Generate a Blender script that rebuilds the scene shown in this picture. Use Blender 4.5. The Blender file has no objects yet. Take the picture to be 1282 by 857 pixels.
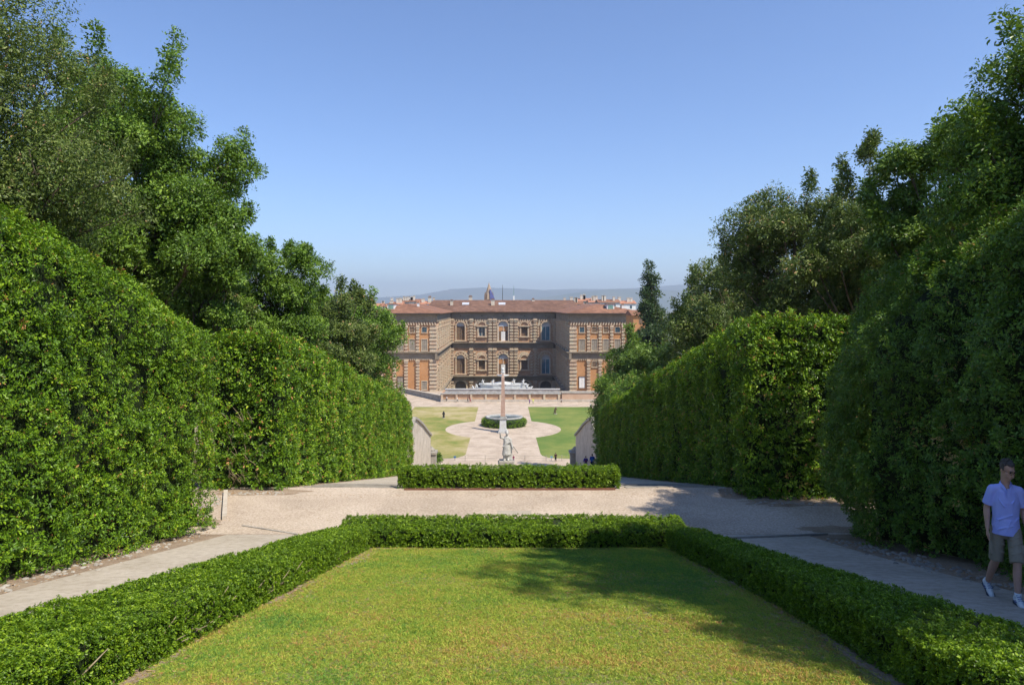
import bpy, bmesh, math, random
import numpy as np
from mathutils import Vector, Matrix
R = math.radians
rng = np.random.default_rng(7)
random.seed(7)
S = bpy.context.scene
COL = S.collection

# ------------------------------------------------------------------ camera
cd = bpy.data.cameras.new('camera'); cam = bpy.data.objects.new('camera', cd); COL.objects.link(cam)
cam.location = (0, 0, 0); cam.rotation_euler = (R(90), 0, 0)
cd.sensor_width = 36; cd.lens = 24.0
cd.shift_x = 0.0086; cd.shift_y = -0.0355
cd.clip_start = 0.1; cd.clip_end = 40000
S.camera = cam
# ------------------------------------------------------------------ world and sun
SUN = Vector((1.0, -0.82, 1.8)).normalized()      # towards the sun
elev = math.asin(SUN.z); azim = math.atan2(SUN.x, SUN.y)
W = bpy.data.worlds.new("World"); S.world = W; W.use_nodes = True
nt = W.node_tree; nt.nodes.clear()
wo = nt.nodes.new('ShaderNodeOutputWorld'); bg = nt.nodes.new('ShaderNodeBackground')
sky = nt.nodes.new('ShaderNodeTexSky'); sky.sky_type = 'NISHITA'; sky.sun_disc = False
sky.sun_elevation = elev; sky.sun_rotation = azim
sky.air_density = 1.0; sky.dust_density = 0.3; sky.ozone_density = 3.0; sky.altitude = 60
bg.inputs['Strength'].default_value = 0.127
tintn = nt.nodes.new('ShaderNodeMix'); tintn.data_type = 'RGBA'; tintn.blend_type = 'MULTIPLY'; tintn.inputs[0].default_value = 1; tintn.inputs[7].default_value = (.83, .92, 1.12, 1)
nt.links.new(sky.outputs[0], tintn.inputs[6]); nt.links.new(tintn.outputs[2], bg.inputs[0]); nt.links.new(bg.outputs[0], wo.inputs[0])
ld = bpy.data.lights.new('sun', 'SUN'); ld.energy = 5.0; ld.angle = R(0.5); ld.color = (1.0, 0.92, 0.78)
sun = bpy.data.objects.new('sun', ld); COL.objects.link(sun)
sun.rotation_euler = SUN.to_track_quat('Z', 'Y').to_euler()
S.view_settings.view_transform = 'Standard'; S.view_settings.look = 'None'
S.view_settings.exposure = 0.42; S.view_settings.gamma = 1.0
S.render.engine = 'CYCLES'
cy = S.cycles
cy.max_bounces = 6; cy.diffuse_bounces = 4; cy.glossy_bounces = 2; cy.transmission_bounces = 3
cy.transparent_max_bounces = 4; cy.volume_bounces = 0
cy.use_adaptive_sampling = True; cy.adaptive_threshold = 0.02
cy.use_denoising = True; cy.caustics_reflective = False; cy.caustics_refractive = False
cy.sample_clamp_indirect = 6

# ------------------------------------------------------------------ small tools
F = 855.0
def at(u, v, d):
    return Vector(((u - 630) * d / F, d, -(v - 383) * d / F))
def gz(y):
    if y < 16.3: return -1.9 - .218 * y
    if y < 21: return -5.4534 - .0266 * (y - 16.3)
    if y < 120: return -5.5784 - .2315 * (y - 21)
    return -28.4969
BREAKS = [16.3, 21.0, 120.0]

def tag(o, label=None, cat=None, group=None, kind=None):
    if label: o['label'] = label
    if cat: o['category'] = cat
    if group: o['group'] = group
    if kind: o['kind'] = kind
    return o
def empty(name, loc, label, cat, group=None, rz=0):
    o = bpy.data.objects.new(name, None); COL.objects.link(o)
    o.location = loc; o.rotation_euler = (0, 0, rz); o.empty_display_size = .3
    return tag(o, label, cat, group)
def link(name, me, m=None, parent=None, smooth=False, loc=(0, 0, 0)):
    o = bpy.data.objects.new(name, me); COL.objects.link(o); o.location = loc
    if m and not me.materials: me.materials.append(m)
    if parent: o.parent = parent
    if smooth: me.polygons.foreach_set('use_smooth', [True] * len(me.polygons))
    return o

# ------------------------------------------------------------------ materials
def newmat(name):
    m = bpy.data.materials.new(name); m.use_nodes = True
    n = m.node_tree.nodes; p = n['Principled BSDF']
    return m, m.node_tree, n, m.node_tree.links, p
def ramp(n, cols, pos=None):
    r = n.new('ShaderNodeValToRGB'); e = r.color_ramp.elements
    k = len(cols); pos = pos or [i / (k - 1) for i in range(k)]
    while len(e) < k: e.new(.5)
    for i in range(k): e[i].position = pos[i]; e[i].color = (*cols[i], 1)
    return r
def noise(n, l, coord, scale, detail=4, rough=.6):
    t = n.new('ShaderNodeTexNoise'); t.inputs['Scale'].default_value = scale
    t.inputs['Detail'].default_value = detail; t.inputs['Roughness'].default_value = rough
    l.new(coord, t.inputs['Vector']); return t
def M(name, cols, scale=1.0, rough=.9, bump=0, bscale=20, pos=None, spec=.2, cols2=None, scale2=10, mix2=.3, detail=5, metal=0):
    m, t, n, l, p = newmat(name)
    g = n.new('ShaderNodeNewGeometry')
    if len(cols) == 1: p.inputs['Base Color'].default_value = (*cols[0], 1)
    else:
        a = noise(n, l, g.outputs['Position'], scale, detail)
        r = ramp(n, cols, pos or [.3 + .4 * i / (len(cols) - 1) for i in range(len(cols))])
        l.new(a.outputs['Fac'], r.inputs[0]); out = r.outputs[0]
        if cols2:
            b = noise(n, l, g.outputs['Position'], scale2, 6, .7)
            r2 = ramp(n, cols2, [.3 + .4 * i / (len(cols2) - 1) for i in range(len(cols2))])
            l.new(b.outputs['Fac'], r2.inputs[0])
            mx = n.new('ShaderNodeMix'); mx.data_type = 'RGBA'; mx.inputs[0].default_value = mix2
            l.new(out, mx.inputs[6]); l.new(r2.outputs[0], mx.inputs[7]); out = mx.outputs[2]
        l.new(out, p.inputs['Base Color'])
    p.inputs['Roughness'].default_value = rough; p.inputs['Specular IOR Level'].default_value = spec
    p.inputs['Metallic'].default_value = metal
    if bump:
        b = noise(n, l, g.outputs['Position'], bscale, 5, .7)
        bn = n.new('ShaderNodeBump'); bn.inputs['Strength'].default_value = bump; bn.inputs['Distance'].default_value = .02
        l.new(b.outputs['Fac'], bn.inputs['Height']); l.new(bn.outputs[0], p.inputs['Normal'])
    return m
def leafmat(name, cols, pos=None, patch=.35, pscale=.6, rough=.42, trans=.20, tcol=(.30, .46, .02), spec=.32, hue=None):
    """leaf colour from a per-leaf random value plus broad patches across the plant"""
    m, t, n, l, p = newmat(name)
    at_ = n.new('ShaderNodeAttribute'); at_.attribute_name = 'tint'
    a2 = n.new('ShaderNodeAttribute'); a2.attribute_type = 'INSTANCER'; a2.attribute_name = 'ptint'
    a3 = n.new('ShaderNodeMath'); a3.operation = 'ADD'; l.new(at_.outputs['Fac'], a3.inputs[0]); l.new(a2.outputs['Fac'], a3.inputs[1])
    g = n.new('ShaderNodeNewGeometry')
    a = noise(n, l, g.outputs['Position'], pscale, 3, .6)
    ma = n.new('ShaderNodeMath'); ma.operation = 'MULTIPLY_ADD'; l.new(a.outputs['Fac'], ma.inputs[0])
    ma.inputs[1].default_value = patch * 2; ma.inputs[2].default_value = -patch
    ad = n.new('ShaderNodeMath'); ad.operation = 'ADD'; l.new(a3.outputs[0], ad.inputs[0]); l.new(ma.outputs[0], ad.inputs[1])
    r = ramp(n, cols, pos); l.new(ad.outputs[0], r.inputs[0])
    l.new(r.outputs[0], p.inputs['Base Color'])
    p.inputs['Roughness'].default_value = rough; p.inputs['Specular IOR Level'].default_value = spec
    tr = n.new('ShaderNodeBsdfTranslucent')
    mc = n.new('ShaderNodeMix'); mc.data_type = 'RGBA'; mc.blend_type = 'MIX'; mc.inputs[0].default_value = .55
    l.new(r.outputs[0], mc.inputs[6]); mc.inputs[7].default_value = (*tcol, 1); l.new(mc.outputs[2], tr.inputs[0])
    mx = n.new('ShaderNodeMixShader'); mx.inputs[0].default_value = trans
    l.new(p.outputs[0], mx.inputs[1]); l.new(tr.outputs[0], mx.inputs[2])
    l.new(mx.outputs[0], n['Material Output'].inputs['Surface'])
    return m

LAUREL = leafmat('laurel_leaf', [(0.0318, 0.0749, 0.0081), (0.0795, 0.1748, 0.0095), (0.1517, 0.2809, 0.0108), (0.2745, 0.4214, 0.0189), (0.3756, 0.437, 0.0405), (0.4045, 0.1873, 0.0675)], [0, .3, .6, .86, .985, 1.0], patch=.2, pscale=.7)
LAUREL_DARK = leafmat('laurel_leaf_dark', [(0.0424, 0.0896, 0.014), (0.0886, 0.1749, 0.021), (0.1502, 0.2667, 0.028), (0.2888, 0.448, 0.0525), (0.462, 0.2987, 0.105)], [0, .35, .7, .985, 1.0], patch=.2, pscale=.6)
BOX = leafmat('box_leaf', [(0.0447, 0.0957, 0.0065), (0.0949, 0.1856, 0.0078), (0.1745, 0.29, 0.0104), (0.2933, 0.42, 0.0209)], [0, .35, .7, 1], patch=.2, pscale=1.3, trans=.3)
ILEX = leafmat('holm_oak_leaf', [(0.0441, 0.0756, 0.014), (0.0924, 0.1404, 0.024), (0.1575, 0.2106, 0.04), (0.273, 0.3132, 0.085), (0.441, 0.27, 0.13)], [0, .35, .7, .99, 1.0], patch=.25, pscale=.45, tcol=(.2, .3, .05))
OAK = leafmat('oak_leaf', [(0.0408, 0.0893, 0.012), (0.094, 0.1785, 0.0195), (0.1568, 0.2676, 0.027), (0.2665, 0.3893, 0.045)], [0, .35, .7, 1], patch=.2, pscale=.4)
OAK_L = leafmat('light_leaf', [(0.054, 0.102, 0.0144), (0.102, 0.18, 0.024), (0.156, 0.252, 0.036), (0.24, 0.336, 0.054)], [0, .35, .7, 1], patch=.2, pscale=.4)
CYP = leafmat('conifer_leaf', [(0.0208, 0.0455, 0.0156), (0.0416, 0.0806, 0.0234), (0.0715, 0.1196, 0.0338)], [0, .5, 1], patch=.2, pscale=.3, trans=.12)
GRASS = leafmat('grass_blade', [(0.1224, 0.276, 0.0715), (0.2159, 0.3726, 0.0585), (0.4175, 0.483, 0.065), (0.55, 0.55, 0.117), (0.55, 0.3174, 0.117)], [0, .35, .66, .9, 1.0], patch=.45, pscale=.9, trans=.25, rough=.7, spec=.15, tcol=(.30, .40, .04))
INNER = M('painted_shade_core', [(.008, .016, .004), (.020, .035, .008), (.030, .026, .014)], 6, bump=.6, bscale=14)  # hedge core: the shade between the leaves is painted into this near-black
BARK = M('bark', [(.06, .045, .03), (.12, .095, .065), (.19, .16, .12)], 3, bump=.8, bscale=12)
TWIG = M('pale_twig', [(.22, .17, .10), (.40, .33, .22)], 8, bump=.4)
SLABM = M('slab_stone', [(.33, .29, .23), (.40, .35, .28)], 3, bump=.4)
GRAVEL = M('gravel', [(0.291, 0.2256, 0.1575), (0.4365, 0.3456, 0.252), (0.5335, 0.4368, 0.333)], .35, bump=1.0, bscale=30, pos=[.38, .5, .6], cols2=[(.17, .13, .10), (.46, .375, .30), (.74, .66, .56)], scale2=19, mix2=.55)
PATH = M('worn_path', [(0.3348, 0.2883, 0.2232), (0.4185, 0.3627, 0.2883), (0.4836, 0.4278, 0.3534)], .8, bump=.7, bscale=60, pos=[.36, .5, .62], cols2=[(.26, .21, .16), (.47, .41, .33), (.60, .54, .46)], scale2=7, mix2=.5)
DIRT = M('dirt', [(.17, .12, .08), (.30, .22, .15), (.42, .34, .25)], 2.2, bump=1.0, bscale=30, cols2=[(.09, .06, .04), (.3, .22, .15), (.5, .42, .33)], scale2=22, mix2=.45)
TURF = M('turf_soil', [(.15, .17, .04), (.26, .23, .08), (.38, .30, .17)], 1.4, bump=1, bscale=40, cols2=[(.03, .05, .01), (.13, .15, .03), (.25, .2, .08)], scale2=30, mix2=.4)
FARGRASS_L = M('dry_lawn', [(.14, .19, .035), (.25, .235, .065), (.34, .29, .12), (.46, .37, .22)], .12, bump=.5, bscale=4, pos=[.38, .46, .54, .64], cols2=[(.10, .15, .03), (.36, .30, .12)], scale2=1.2, mix2=.3)
FARGRASS_R = M('green_lawn', [(.075, .14, .025), (.11, .17, .035), (.18, .21, .05), (.27, .26, .08)], .09, bump=.5, bscale=4, pos=[.36, .46, .56, .66], cols2=[(.08, .15, .03), (.2, .24, .06)], scale2=1.2, mix2=.3)
LAND = M('far_land', [(.06, .085, .035), (.10, .11, .05), (.16, .14, .09)], .004, cols2=[(.05, .08, .03), (.3, .26, .2)], scale2=.05, mix2=.3)
STONE = M('grey_stone', [(.24, .22, .19), (.36, .33, .28), (.48, .45, .39)], 1.2, bump=.7, bscale=12, cols2=[(.10, .09, .08), (.42, .39, .34)], scale2=6, mix2=.4)
PALES = M('pale_plaster', [(.36, .31, .25), (.50, .44, .36), (.60, .54, .46)], .7, bump=.5, bscale=6, cols2=[(.2, .16, .12), (.6, .54, .46)], scale2=3, mix2=.35)
MARBLE = M('weathered_marble', [(0.255, 0.255, 0.2324), (0.425, 0.425, 0.3901), (0.55, 0.55, 0.5395)], 2.4, rough=.7, bump=.4, cols2=[(.12, .12, .11), (.7, .7, .68)], scale2=3.2, mix2=.42)
WHITEM = M('white_marble', [(0.378, 0.378, 0.352), (0.504, 0.504, 0.4752), (0.55, 0.55, 0.55)], .9, rough=.6, cols2=[(.35, .36, .36), (.8, .8, .8)], scale2=2.5, mix2=.3)
PINKG = M('pink_granite', [(.34, .215, .16), (.43, .29, .22), (.50, .36, .28)], 1.1, rough=.6, bump=.3, cols2=[(.26, .16, .12), (.6, .42, .35)], scale2=5, mix2=.3)
GREYG = M('grey_granite', [(.22, .22, .21), (.34, .34, .32), (.46, .46, .44)], 1.0, rough=.7, bump=.3)
PIETRA = M('palace_stone', [(0.341, 0.1833, 0.1005), (0.465, 0.2576, 0.1446), (0.558, 0.3274, 0.1929)], .35, bump=.6, bscale=3, cols2=[(.15, .11, .08), (.46, .33, .22), (.62, .48, .35)], scale2=1.1, mix2=.42)
PIETRA_L = M('pale_stone_block', [(0.5246, 0.341, 0.225), (0.572, 0.4515, 0.3105), (0.572, 0.5335, 0.387)], .5, bump=.6, bscale=3, cols2=[(.2, .15, .11), (.64, .5, .38)], scale2=1.3, mix2=.35)
FRIEZE = M('grey_frieze', [(0.1875, 0.1525, 0.1121), (0.275, 0.2257, 0.1652), (0.375, 0.305, 0.2242)], .3, bump=.5, bscale=2, cols2=[(.10, .085, .065), (.27, .23, .18)], scale2=1.4, mix2=.35)
ORANGE = M('ochre_plaster', [(0.3696, 0.1848, 0.0816), (0.4576, 0.2402, 0.1104), (0.5104, 0.2864, 0.144)], .18, bump=.2, cols2=[(.33, .15, .06), (.62, .3, .12)], scale2=.8, mix2=.25)
SHUT = M('brown_shutter', [(.13, .085, .055), (.20, .14, .09)], 2, rough=.7)
SHUTG = M('grey_shutter', [(.22, .19, .15), (.31, .27, .215)], 1, rough=.8)
GLASS = M('window_glass', [(.02, .05, .07), (.05, .10, .13)], .8, rough=.08, spec=.8)
GLASSB = M('blue_glass', [(.03, .12, .18), (.08, .22, .30)], .5, rough=.1, spec=.8)
LUN = M('pale_lunette', [(.45, .47, .50), (.62, .64, .66)], 1.5, rough=.3, spec=.5)
WHITE = M('white_paint', [(.68, .67, .64), (.78, .77, .75)], 1, rough=.6)
CREAM = M('cream_wall', [(.50, .44, .34), (.62, .56, .46), (.70, .65, .56)], .15, cols2=[(.4, .34, .26), (.7, .65, .56)], scale2=.7, mix2=.25)
DARKMETAL = M('dark_metal', [(.03, .03, .03), (.06, .055, .05)], 3, rough=.6)
GREENMETAL = M('verdigris_metal', [(.12, .25, .21), (.22, .35, .3)], 1, rough=.7)
BLUESHEET = M('blue_sheet', [(.07, .08, .20), (.11, .12, .30)], .5, rough=.6)
BRICKC = M('terracotta_edging', [(0.132, 0.0553, 0.035), (0.198, 0.091, 0.0595)], 6, bump=.5)
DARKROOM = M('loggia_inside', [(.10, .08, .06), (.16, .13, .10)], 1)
HILL = M('far_hill', [(.06, .085, .04), (.10, .12, .06), (.17, .16, .10)], .002)
def roofmat(name, base):
    m, t, n, l, p = newmat(name)
    g = n.new('ShaderNodeNewGeometry')
    a = noise(n, l, g.outputs['Position'], .55, 6, .75); b = noise(n, l, g.outputs['Position'], .07, 3, .6)
    r = ramp(n, [tuple(c * .55 for c in base), base, tuple(min(1, c * 1.45 + .02) for c in base)], [.32, .5, .7]); l.new(a.outputs[0], r.inputs[0])
    r2 = ramp(n, [(.6, .55, .5), (1, 1, 1)], [.35, .6]); l.new(b.outputs[0], r2.inputs[0])
    mx = n.new('ShaderNodeMix'); mx.data_type = 'RGBA'; mx.blend_type = 'MULTIPLY'; mx.inputs[0].default_value = .6
    l.new(r.outputs[0], mx.inputs[6]); l.new(r2.outputs[0], mx.inputs[7]); l.new(mx.outputs[2], p.inputs['Base Color'])
    w = n.new('ShaderNodeTexWave'); w.inputs['Scale'].default_value = .9; w.inputs['Distortion'].default_value = .6; l.new(g.outputs['Position'], w.inputs['Vector'])
    bn = n.new('ShaderNodeBump'); bn.inputs['Distance'].default_value = .08; bn.inputs['Strength'].default_value = .7
    l.new(w.outputs['Fac'], bn.inputs['Height']); l.new(bn.outputs[0], p.inputs['Normal'])
    p.inputs['Roughness'].default_value = .9
    return m
TILES = roofmat('clay_roof_tiles', (.25, .118, .066))
TILES_B = roofmat('brown_roof_tiles', (.17, .088, .055))

# ------------------------------------------------------------------ mesh collector
class MB:
    def __init__(s): s.v = []; s.f = []
    def add(s, vs, fs):
        b = len(s.v); s.v += [tuple(p) for p in vs]; s.f += [tuple(i + b for i in f) for f in fs]
    def hexa(s, p):   # 8 points, bottom ring then top ring
        s.add(p, [(3, 2, 1, 0), (4, 5, 6, 7), (0, 1, 5, 4), (1, 2, 6, 5), (2, 3, 7, 6), (3, 0, 4, 7)])
    def box(s, x0, x1, y0, y1, z0, z1, fr=None):
        p = [(x0, y0, z0), (x1, y0, z0), (x1, y1, z0), (x0, y1, z0), (x0, y0, z1), (x1, y0, z1), (x1, y1, z1), (x0, y1, z1)]
        if fr: p = [fr(*q) for q in p]
        s.hexa(p)
    def lathe(s, prof, n=16, c=(0, 0, 0), fr=None, a0=0, a1=2 * math.pi, sx=1, sy=1, rot=0):
        full = abs(a1 - a0 - 2 * math.pi) < 1e-6; m = n if full else n + 1
        vs = []; fs = []
        for r, z in prof:
            for i in range(m):
                a = a0 + (a1 - a0) * i / n + rot
                q = (c[0] + r * sx * math.cos(a), c[1] + r * sy * math.sin(a), c[2] + z)
                vs.append(fr(*q) if fr else q)
        for j in range(len(prof) - 1):
            for i in range(n):
                i2 = (i + 1) % m
                fs.append((j * m + i, j * m + i2, (j + 1) * m + i2, (j + 1) * m + i))
        if full:
            fs.append(tuple(range(m - 1, -1, -1))); fs.append(tuple((len(prof) - 1) * m + i for i in range(m)))
        s.add(vs, fs)
    def tube(s, pts, rad, n=6):
        pts = [Vector(p) for p in pts]; vs = []; fs = []
        for k, p in enumerate(pts):
            d = (pts[min(k + 1, len(pts) - 1)] - pts[max(k - 1, 0)])
            if d.length < 1e-6: d = Vector((0, 0, 1))
            d.normalize(); a = d.orthogonal().normalized() if abs(d.z) > .9 else d.cross(Vector((0, 0, 1))).normalized()
            b = d.cross(a); r = rad[k] if hasattr(rad, '__len__') else rad
            for i in range(n):
                t = 2 * math.pi * i / n; vs.append(p + a * r * math.cos(t) + b * r * math.sin(t))
        for k in range(len(pts) - 1):
            for i in range(n):
                fs.append((k * n + i, k * n + (i + 1) % n, (k + 1) * n + (i + 1) % n, (k + 1) * n + i))
        fs.append(tuple(range(n - 1, -1, -1))); fs.append(tuple((len(pts) - 1) * n + i for i in range(n)))
        s.add(vs, fs)
    def mesh(s, name, origin=(0, 0, 0)):
        me = bpy.data.meshes.new(name); o = Vector(origin)
        me.from_pydata([Vector(p) - o for p in s.v], [], s.f); me.update(); return me
    def build(s, name, m, parent=None, smooth=False, label=None, kind=None):
        org = parent.location if parent and parent.get('_w', 1) and parent.parent is None else (0, 0, 0)
        if parent and parent.parent is not None: org = parent.parent.location
        ob = link(name, s.mesh(name, org), m, parent, smooth)
        if label: ob['label'] = label
        if kind: ob['kind'] = kind
        return ob
    def thing(s, name, m, label, cat, group=None, smooth=False, kind=None):
        """a one-mesh thing with its origin at its base"""
        a = np.array(s.v); c = (float(a[:, 0].mean()), float(a[:, 1].mean()), float(a[:, 2].min()))
        ob = link(name, s.mesh(name, c), m, None, smooth, c)
        return tag(ob, label, cat, group, kind)

# ------------------------------------------------------------------ leaves
def wav(P, seed, base, octs=3):
    r = np.random.default_rng(seed); o = np.zeros(len(P))
    for k in range(octs):
        for _ in range(4):
            d = r.normal(size=3); d /= np.linalg.norm(d)
            o += np.sin(P @ d * base * 2 ** k * r.uniform(.7, 1.3) + r.uniform(0, 6.28)) / 4 * .6 ** k
    return o
def norm(a): return a / np.maximum(np.linalg.norm(a, axis=1, keepdims=True), 1e-9)
def shoot_mesh(per, slen, ll, lw, m, seed, spread=.9, fold=.22):
    """one leafy shoot: folded pointed leaves round a short stem along +Z"""
    r = np.random.default_rng(seed); n = per; D = np.repeat(np.array([[0, 0, 1.]]), n, 0)
    rnd = norm(r.normal(size=(n, 3))); rad = norm(rnd * np.array([1, 1, 0]) + 1e-6)
    t = r.uniform(-.3, 1, (n, 1)); base = D * t * slen + rnd * slen * .42
    L = norm(D * r.uniform(.0, .95, (n, 1)) + rad * spread)
    Nn = D + rad * r.uniform(-.3, .4, (n, 1)) + r.normal(size=(n, 3)) * .4
    Nn = norm(Nn - (Nn * L).sum(1, keepdims=True) * L); Wd = np.cross(Nn, L); s_ = r.uniform(.6, 1.25, (n, 1))
    l, w = ll * s_, lw * s_ * .5
    pts = [base, base + L * l * .30 + Wd * w * .9 + Nn * w * fold, base + L * l * .68 + Wd * w * .8 + Nn * w * fold, base + L * l - Nn * l * .12 * r.uniform(-.5, 1.8, (n, 1)),
           base + L * l * .68 - Wd * w * .8 + Nn * w * fold, base + L * l * .30 - Wd * w * .9 + Nn * w * fold]
    V = np.stack(pts, 1).reshape(-1, 3); f = []
    for k in range(n): b = 6 * k; f += [(b, b + 1, b + 2, b + 3), (b + 3, b + 4, b + 5, b)]
    me = bpy.data.meshes.new('leafy_shoot'); me.from_pydata(V.tolist(), [], f)
    me.attributes.new('tint', 'FLOAT', 'POINT').data.foreach_set('value', np.repeat(r.normal(0, .20, n), 6).astype(np.float32))
    me.materials.append(m); me.update(); return me
SHOOTS = {}
def shoots_for(key, m):
    k = key + (m.name,)
    if k not in SHOOTS:
        per, slen, ll, lw = key
        SHOOTS[k] = [bpy.data.objects.new('leafy_shoot', shoot_mesh(per * 2, slen * 1.35, ll, lw, m, 50 + i)) for i in range(5)]
    return SHOOTS[k]
def inst_group(objs):
    g = bpy.data.node_groups.new('scatter', 'GeometryNodeTree')
    g.interface.new_socket('Geometry', in_out='INPUT', socket_type='NodeSocketGeometry'); g.interface.new_socket('Geometry', in_out='OUTPUT', socket_type='NodeSocketGeometry')
    N = g.nodes; L = g.links; gi = N.new('NodeGroupInput'); go = N.new('NodeGroupOutput')
    j = N.new('GeometryNodeJoinGeometry')
    for o in objs:
        oi = N.new('GeometryNodeObjectInfo'); oi.inputs['Object'].default_value = o
        gt = N.new('GeometryNodeGeometryToInstance'); L.new(oi.outputs['Geometry'], gt.inputs[0]); L.new(gt.outputs[0], j.inputs[0])
    ip = N.new('GeometryNodeInstanceOnPoints'); L.new(gi.outputs[0], ip.inputs['Points']); L.new(j.outputs[0], ip.inputs['Instance'])
    ip.inputs['Pick Instance'].default_value = True
    def na(name, t):
        a = N.new('GeometryNodeInputNamedAttribute'); a.data_type = t; a.inputs['Name'].default_value = name
        return [q for q in a.outputs if q.enabled][0]
    L.new(na('var', 'INT'), ip.inputs['Instance Index'])
    er = N.new('FunctionNodeEulerToRotation'); L.new(na('rot', 'FLOAT_VECTOR'), er.inputs[0]); L.new(er.outputs[0], ip.inputs['Rotation'])
    L.new(na('scl', 'FLOAT'), ip.inputs['Scale']); L.new(ip.outputs[0], go.inputs[0])
    return g
def sprigs(C, D, per, slen, ll, lw, r, **k):
    """points, directions and tints of the shoots"""
    n = len(C); return np.concatenate([C, norm(D)], 1), np.clip(r.normal(.45, .15, n), .02, .93)
def leafobj(name, Vs, Ts, m, parent, key, scl=None, objs=None):
    V = np.concatenate(Vs); T = np.concatenate(Ts); n = len(V); r = np.random.default_rng(n)
    P = V[:, :3] - np.array(parent.location if parent else (0, 0, 0)); Z = V[:, 3:]
    X = norm(np.cross(Z, norm(r.normal(size=(n, 3))))); Y = np.cross(Z, X)
    e = np.stack([np.arctan2(Y[:, 2], Z[:, 2]), np.arcsin(np.clip(-X[:, 2], -1, 1)), np.arctan2(X[:, 1], X[:, 0])], 1)
    objs = objs or shoots_for(key, m)
    me = bpy.data.meshes.new(name); me.vertices.add(n); me.vertices.foreach_set('co', P.astype(np.float32).ravel())
    me.attributes.new('rot', 'FLOAT_VECTOR', 'POINT').data.foreach_set('vector', e.astype(np.float32).ravel())
    me.attributes.new('scl', 'FLOAT', 'POINT').data.foreach_set('value', (scl if scl is not None else r.uniform(.75, 1.2, n)).astype(np.float32))
    me.attributes.new('ptint', 'FLOAT', 'POINT').data.foreach_set('value', T.astype(np.float32))
    me.attributes.new('var', 'INT', 'POINT').data.foreach_set('value', r.integers(0, len(objs), n).astype(np.int32))
    me.materials.append(m); me.update()
    o = link(name, me, None, parent); o['kind'] = 'stuff'
    gk = 'g' + objs[0].data.name
    g = bpy.data.node_groups.get(gk)
    if g is None: g = inst_group(objs); g.name = gk
    md = o.modifiers.new('leaves', 'NODES'); md.node_group = g
    return o

# ------------------------------------------------------------------ ground
def drape(name, rows, dz, m, kind='structure', ysub=None, label=None, cat=None, grp=None):
    """rows: (y, xl, xr) along the slope"""
    ys = sorted(set([r[0] for r in rows] + [b for b in BREAKS if rows[0][0] < b < rows[-1][0]]))
    Y = [r[0] for r in rows]; XL = [r[1] for r in rows]; XR = [r[2] for r in rows]
    vs = []; fs = []
    for y in ys:
        a, b = float(np.interp(y, Y, XL)), float(np.interp(y, Y, XR)); vs += [(a, y, gz(y) + dz), (b, y, gz(y) + dz)]
    for i in range(len(ys) - 1): fs.append((2 * i, 2 * i + 1, 2 * i + 3, 2 * i + 2))
    me = bpy.data.meshes.new(name); me.from_pydata(vs, [], fs); me.update()
    o = link(name, me, m); o['kind'] = kind
    return tag(o, label, cat, grp)
drape('ground', [(-30, -160, 160), (205, -160, 160)], 0, DIRT)
g = MB()
g.add([(-9000, 205, -37.6), (9000, 205, -37.6), (9000, 400, -38.5), (-9000, 400, -38.5), (9000, 14000, -42), (-9000, 14000, -42)], [(0, 1, 2, 3), (3, 2, 4, 5)])
g.add([(-9000, -3000, -37.6), (-160, -3000, -37.6), (-160, 205, -37.6), (-9000, 205, -37.6)], [(0, 1, 2, 3)])
g.add([(160, -3000, -37.6), (9000, -3000, -37.6), (9000, 205, -37.6), (160, 205, -37.6)], [(0, 1, 2, 3)])
g.build('far_ground', LAND, kind='structure')
# paths either side of the lawn, the cross landing and the ramp beyond
drape('left_path', [(0, -6.2, -4.9), (5, -6.75, -4.7), (10, -6.85, -4.2), (13.5, -6.7, -3.6), (16.3, -6.6, -3.0)], .004, PATH)
drape('right_path', [(0, 4.6, 6.9), (5, 4.45, 7.1), (8, 4.3, 7.15), (13.5, 3.95, 7.0), (16.3, 3.3, 7.2)], .004, PATH)
drape('cross_landing', [(15.0, -3.3, 3.6), (16.3, -3.3, 3.6), (16.31, -14, 14), (21, -14, 14)], .008, GRAVEL)
drape('ramp', [(21, -6.4, 6.6), (50, -6.2, 6.6), (62, -11.6, 11.6), (120, -12.0, 12.0)], .006, PATH)
drape('amphitheatre_floor', [(120.0, -40, 40), (205, -40, 40)], .008, GRAVEL)
drape('lawn_soil', [(1, -3.9, 3.9), (5.6, -3.6, 3.8), (14.3, -3.0, 3.7)], .004, TURF)

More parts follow.
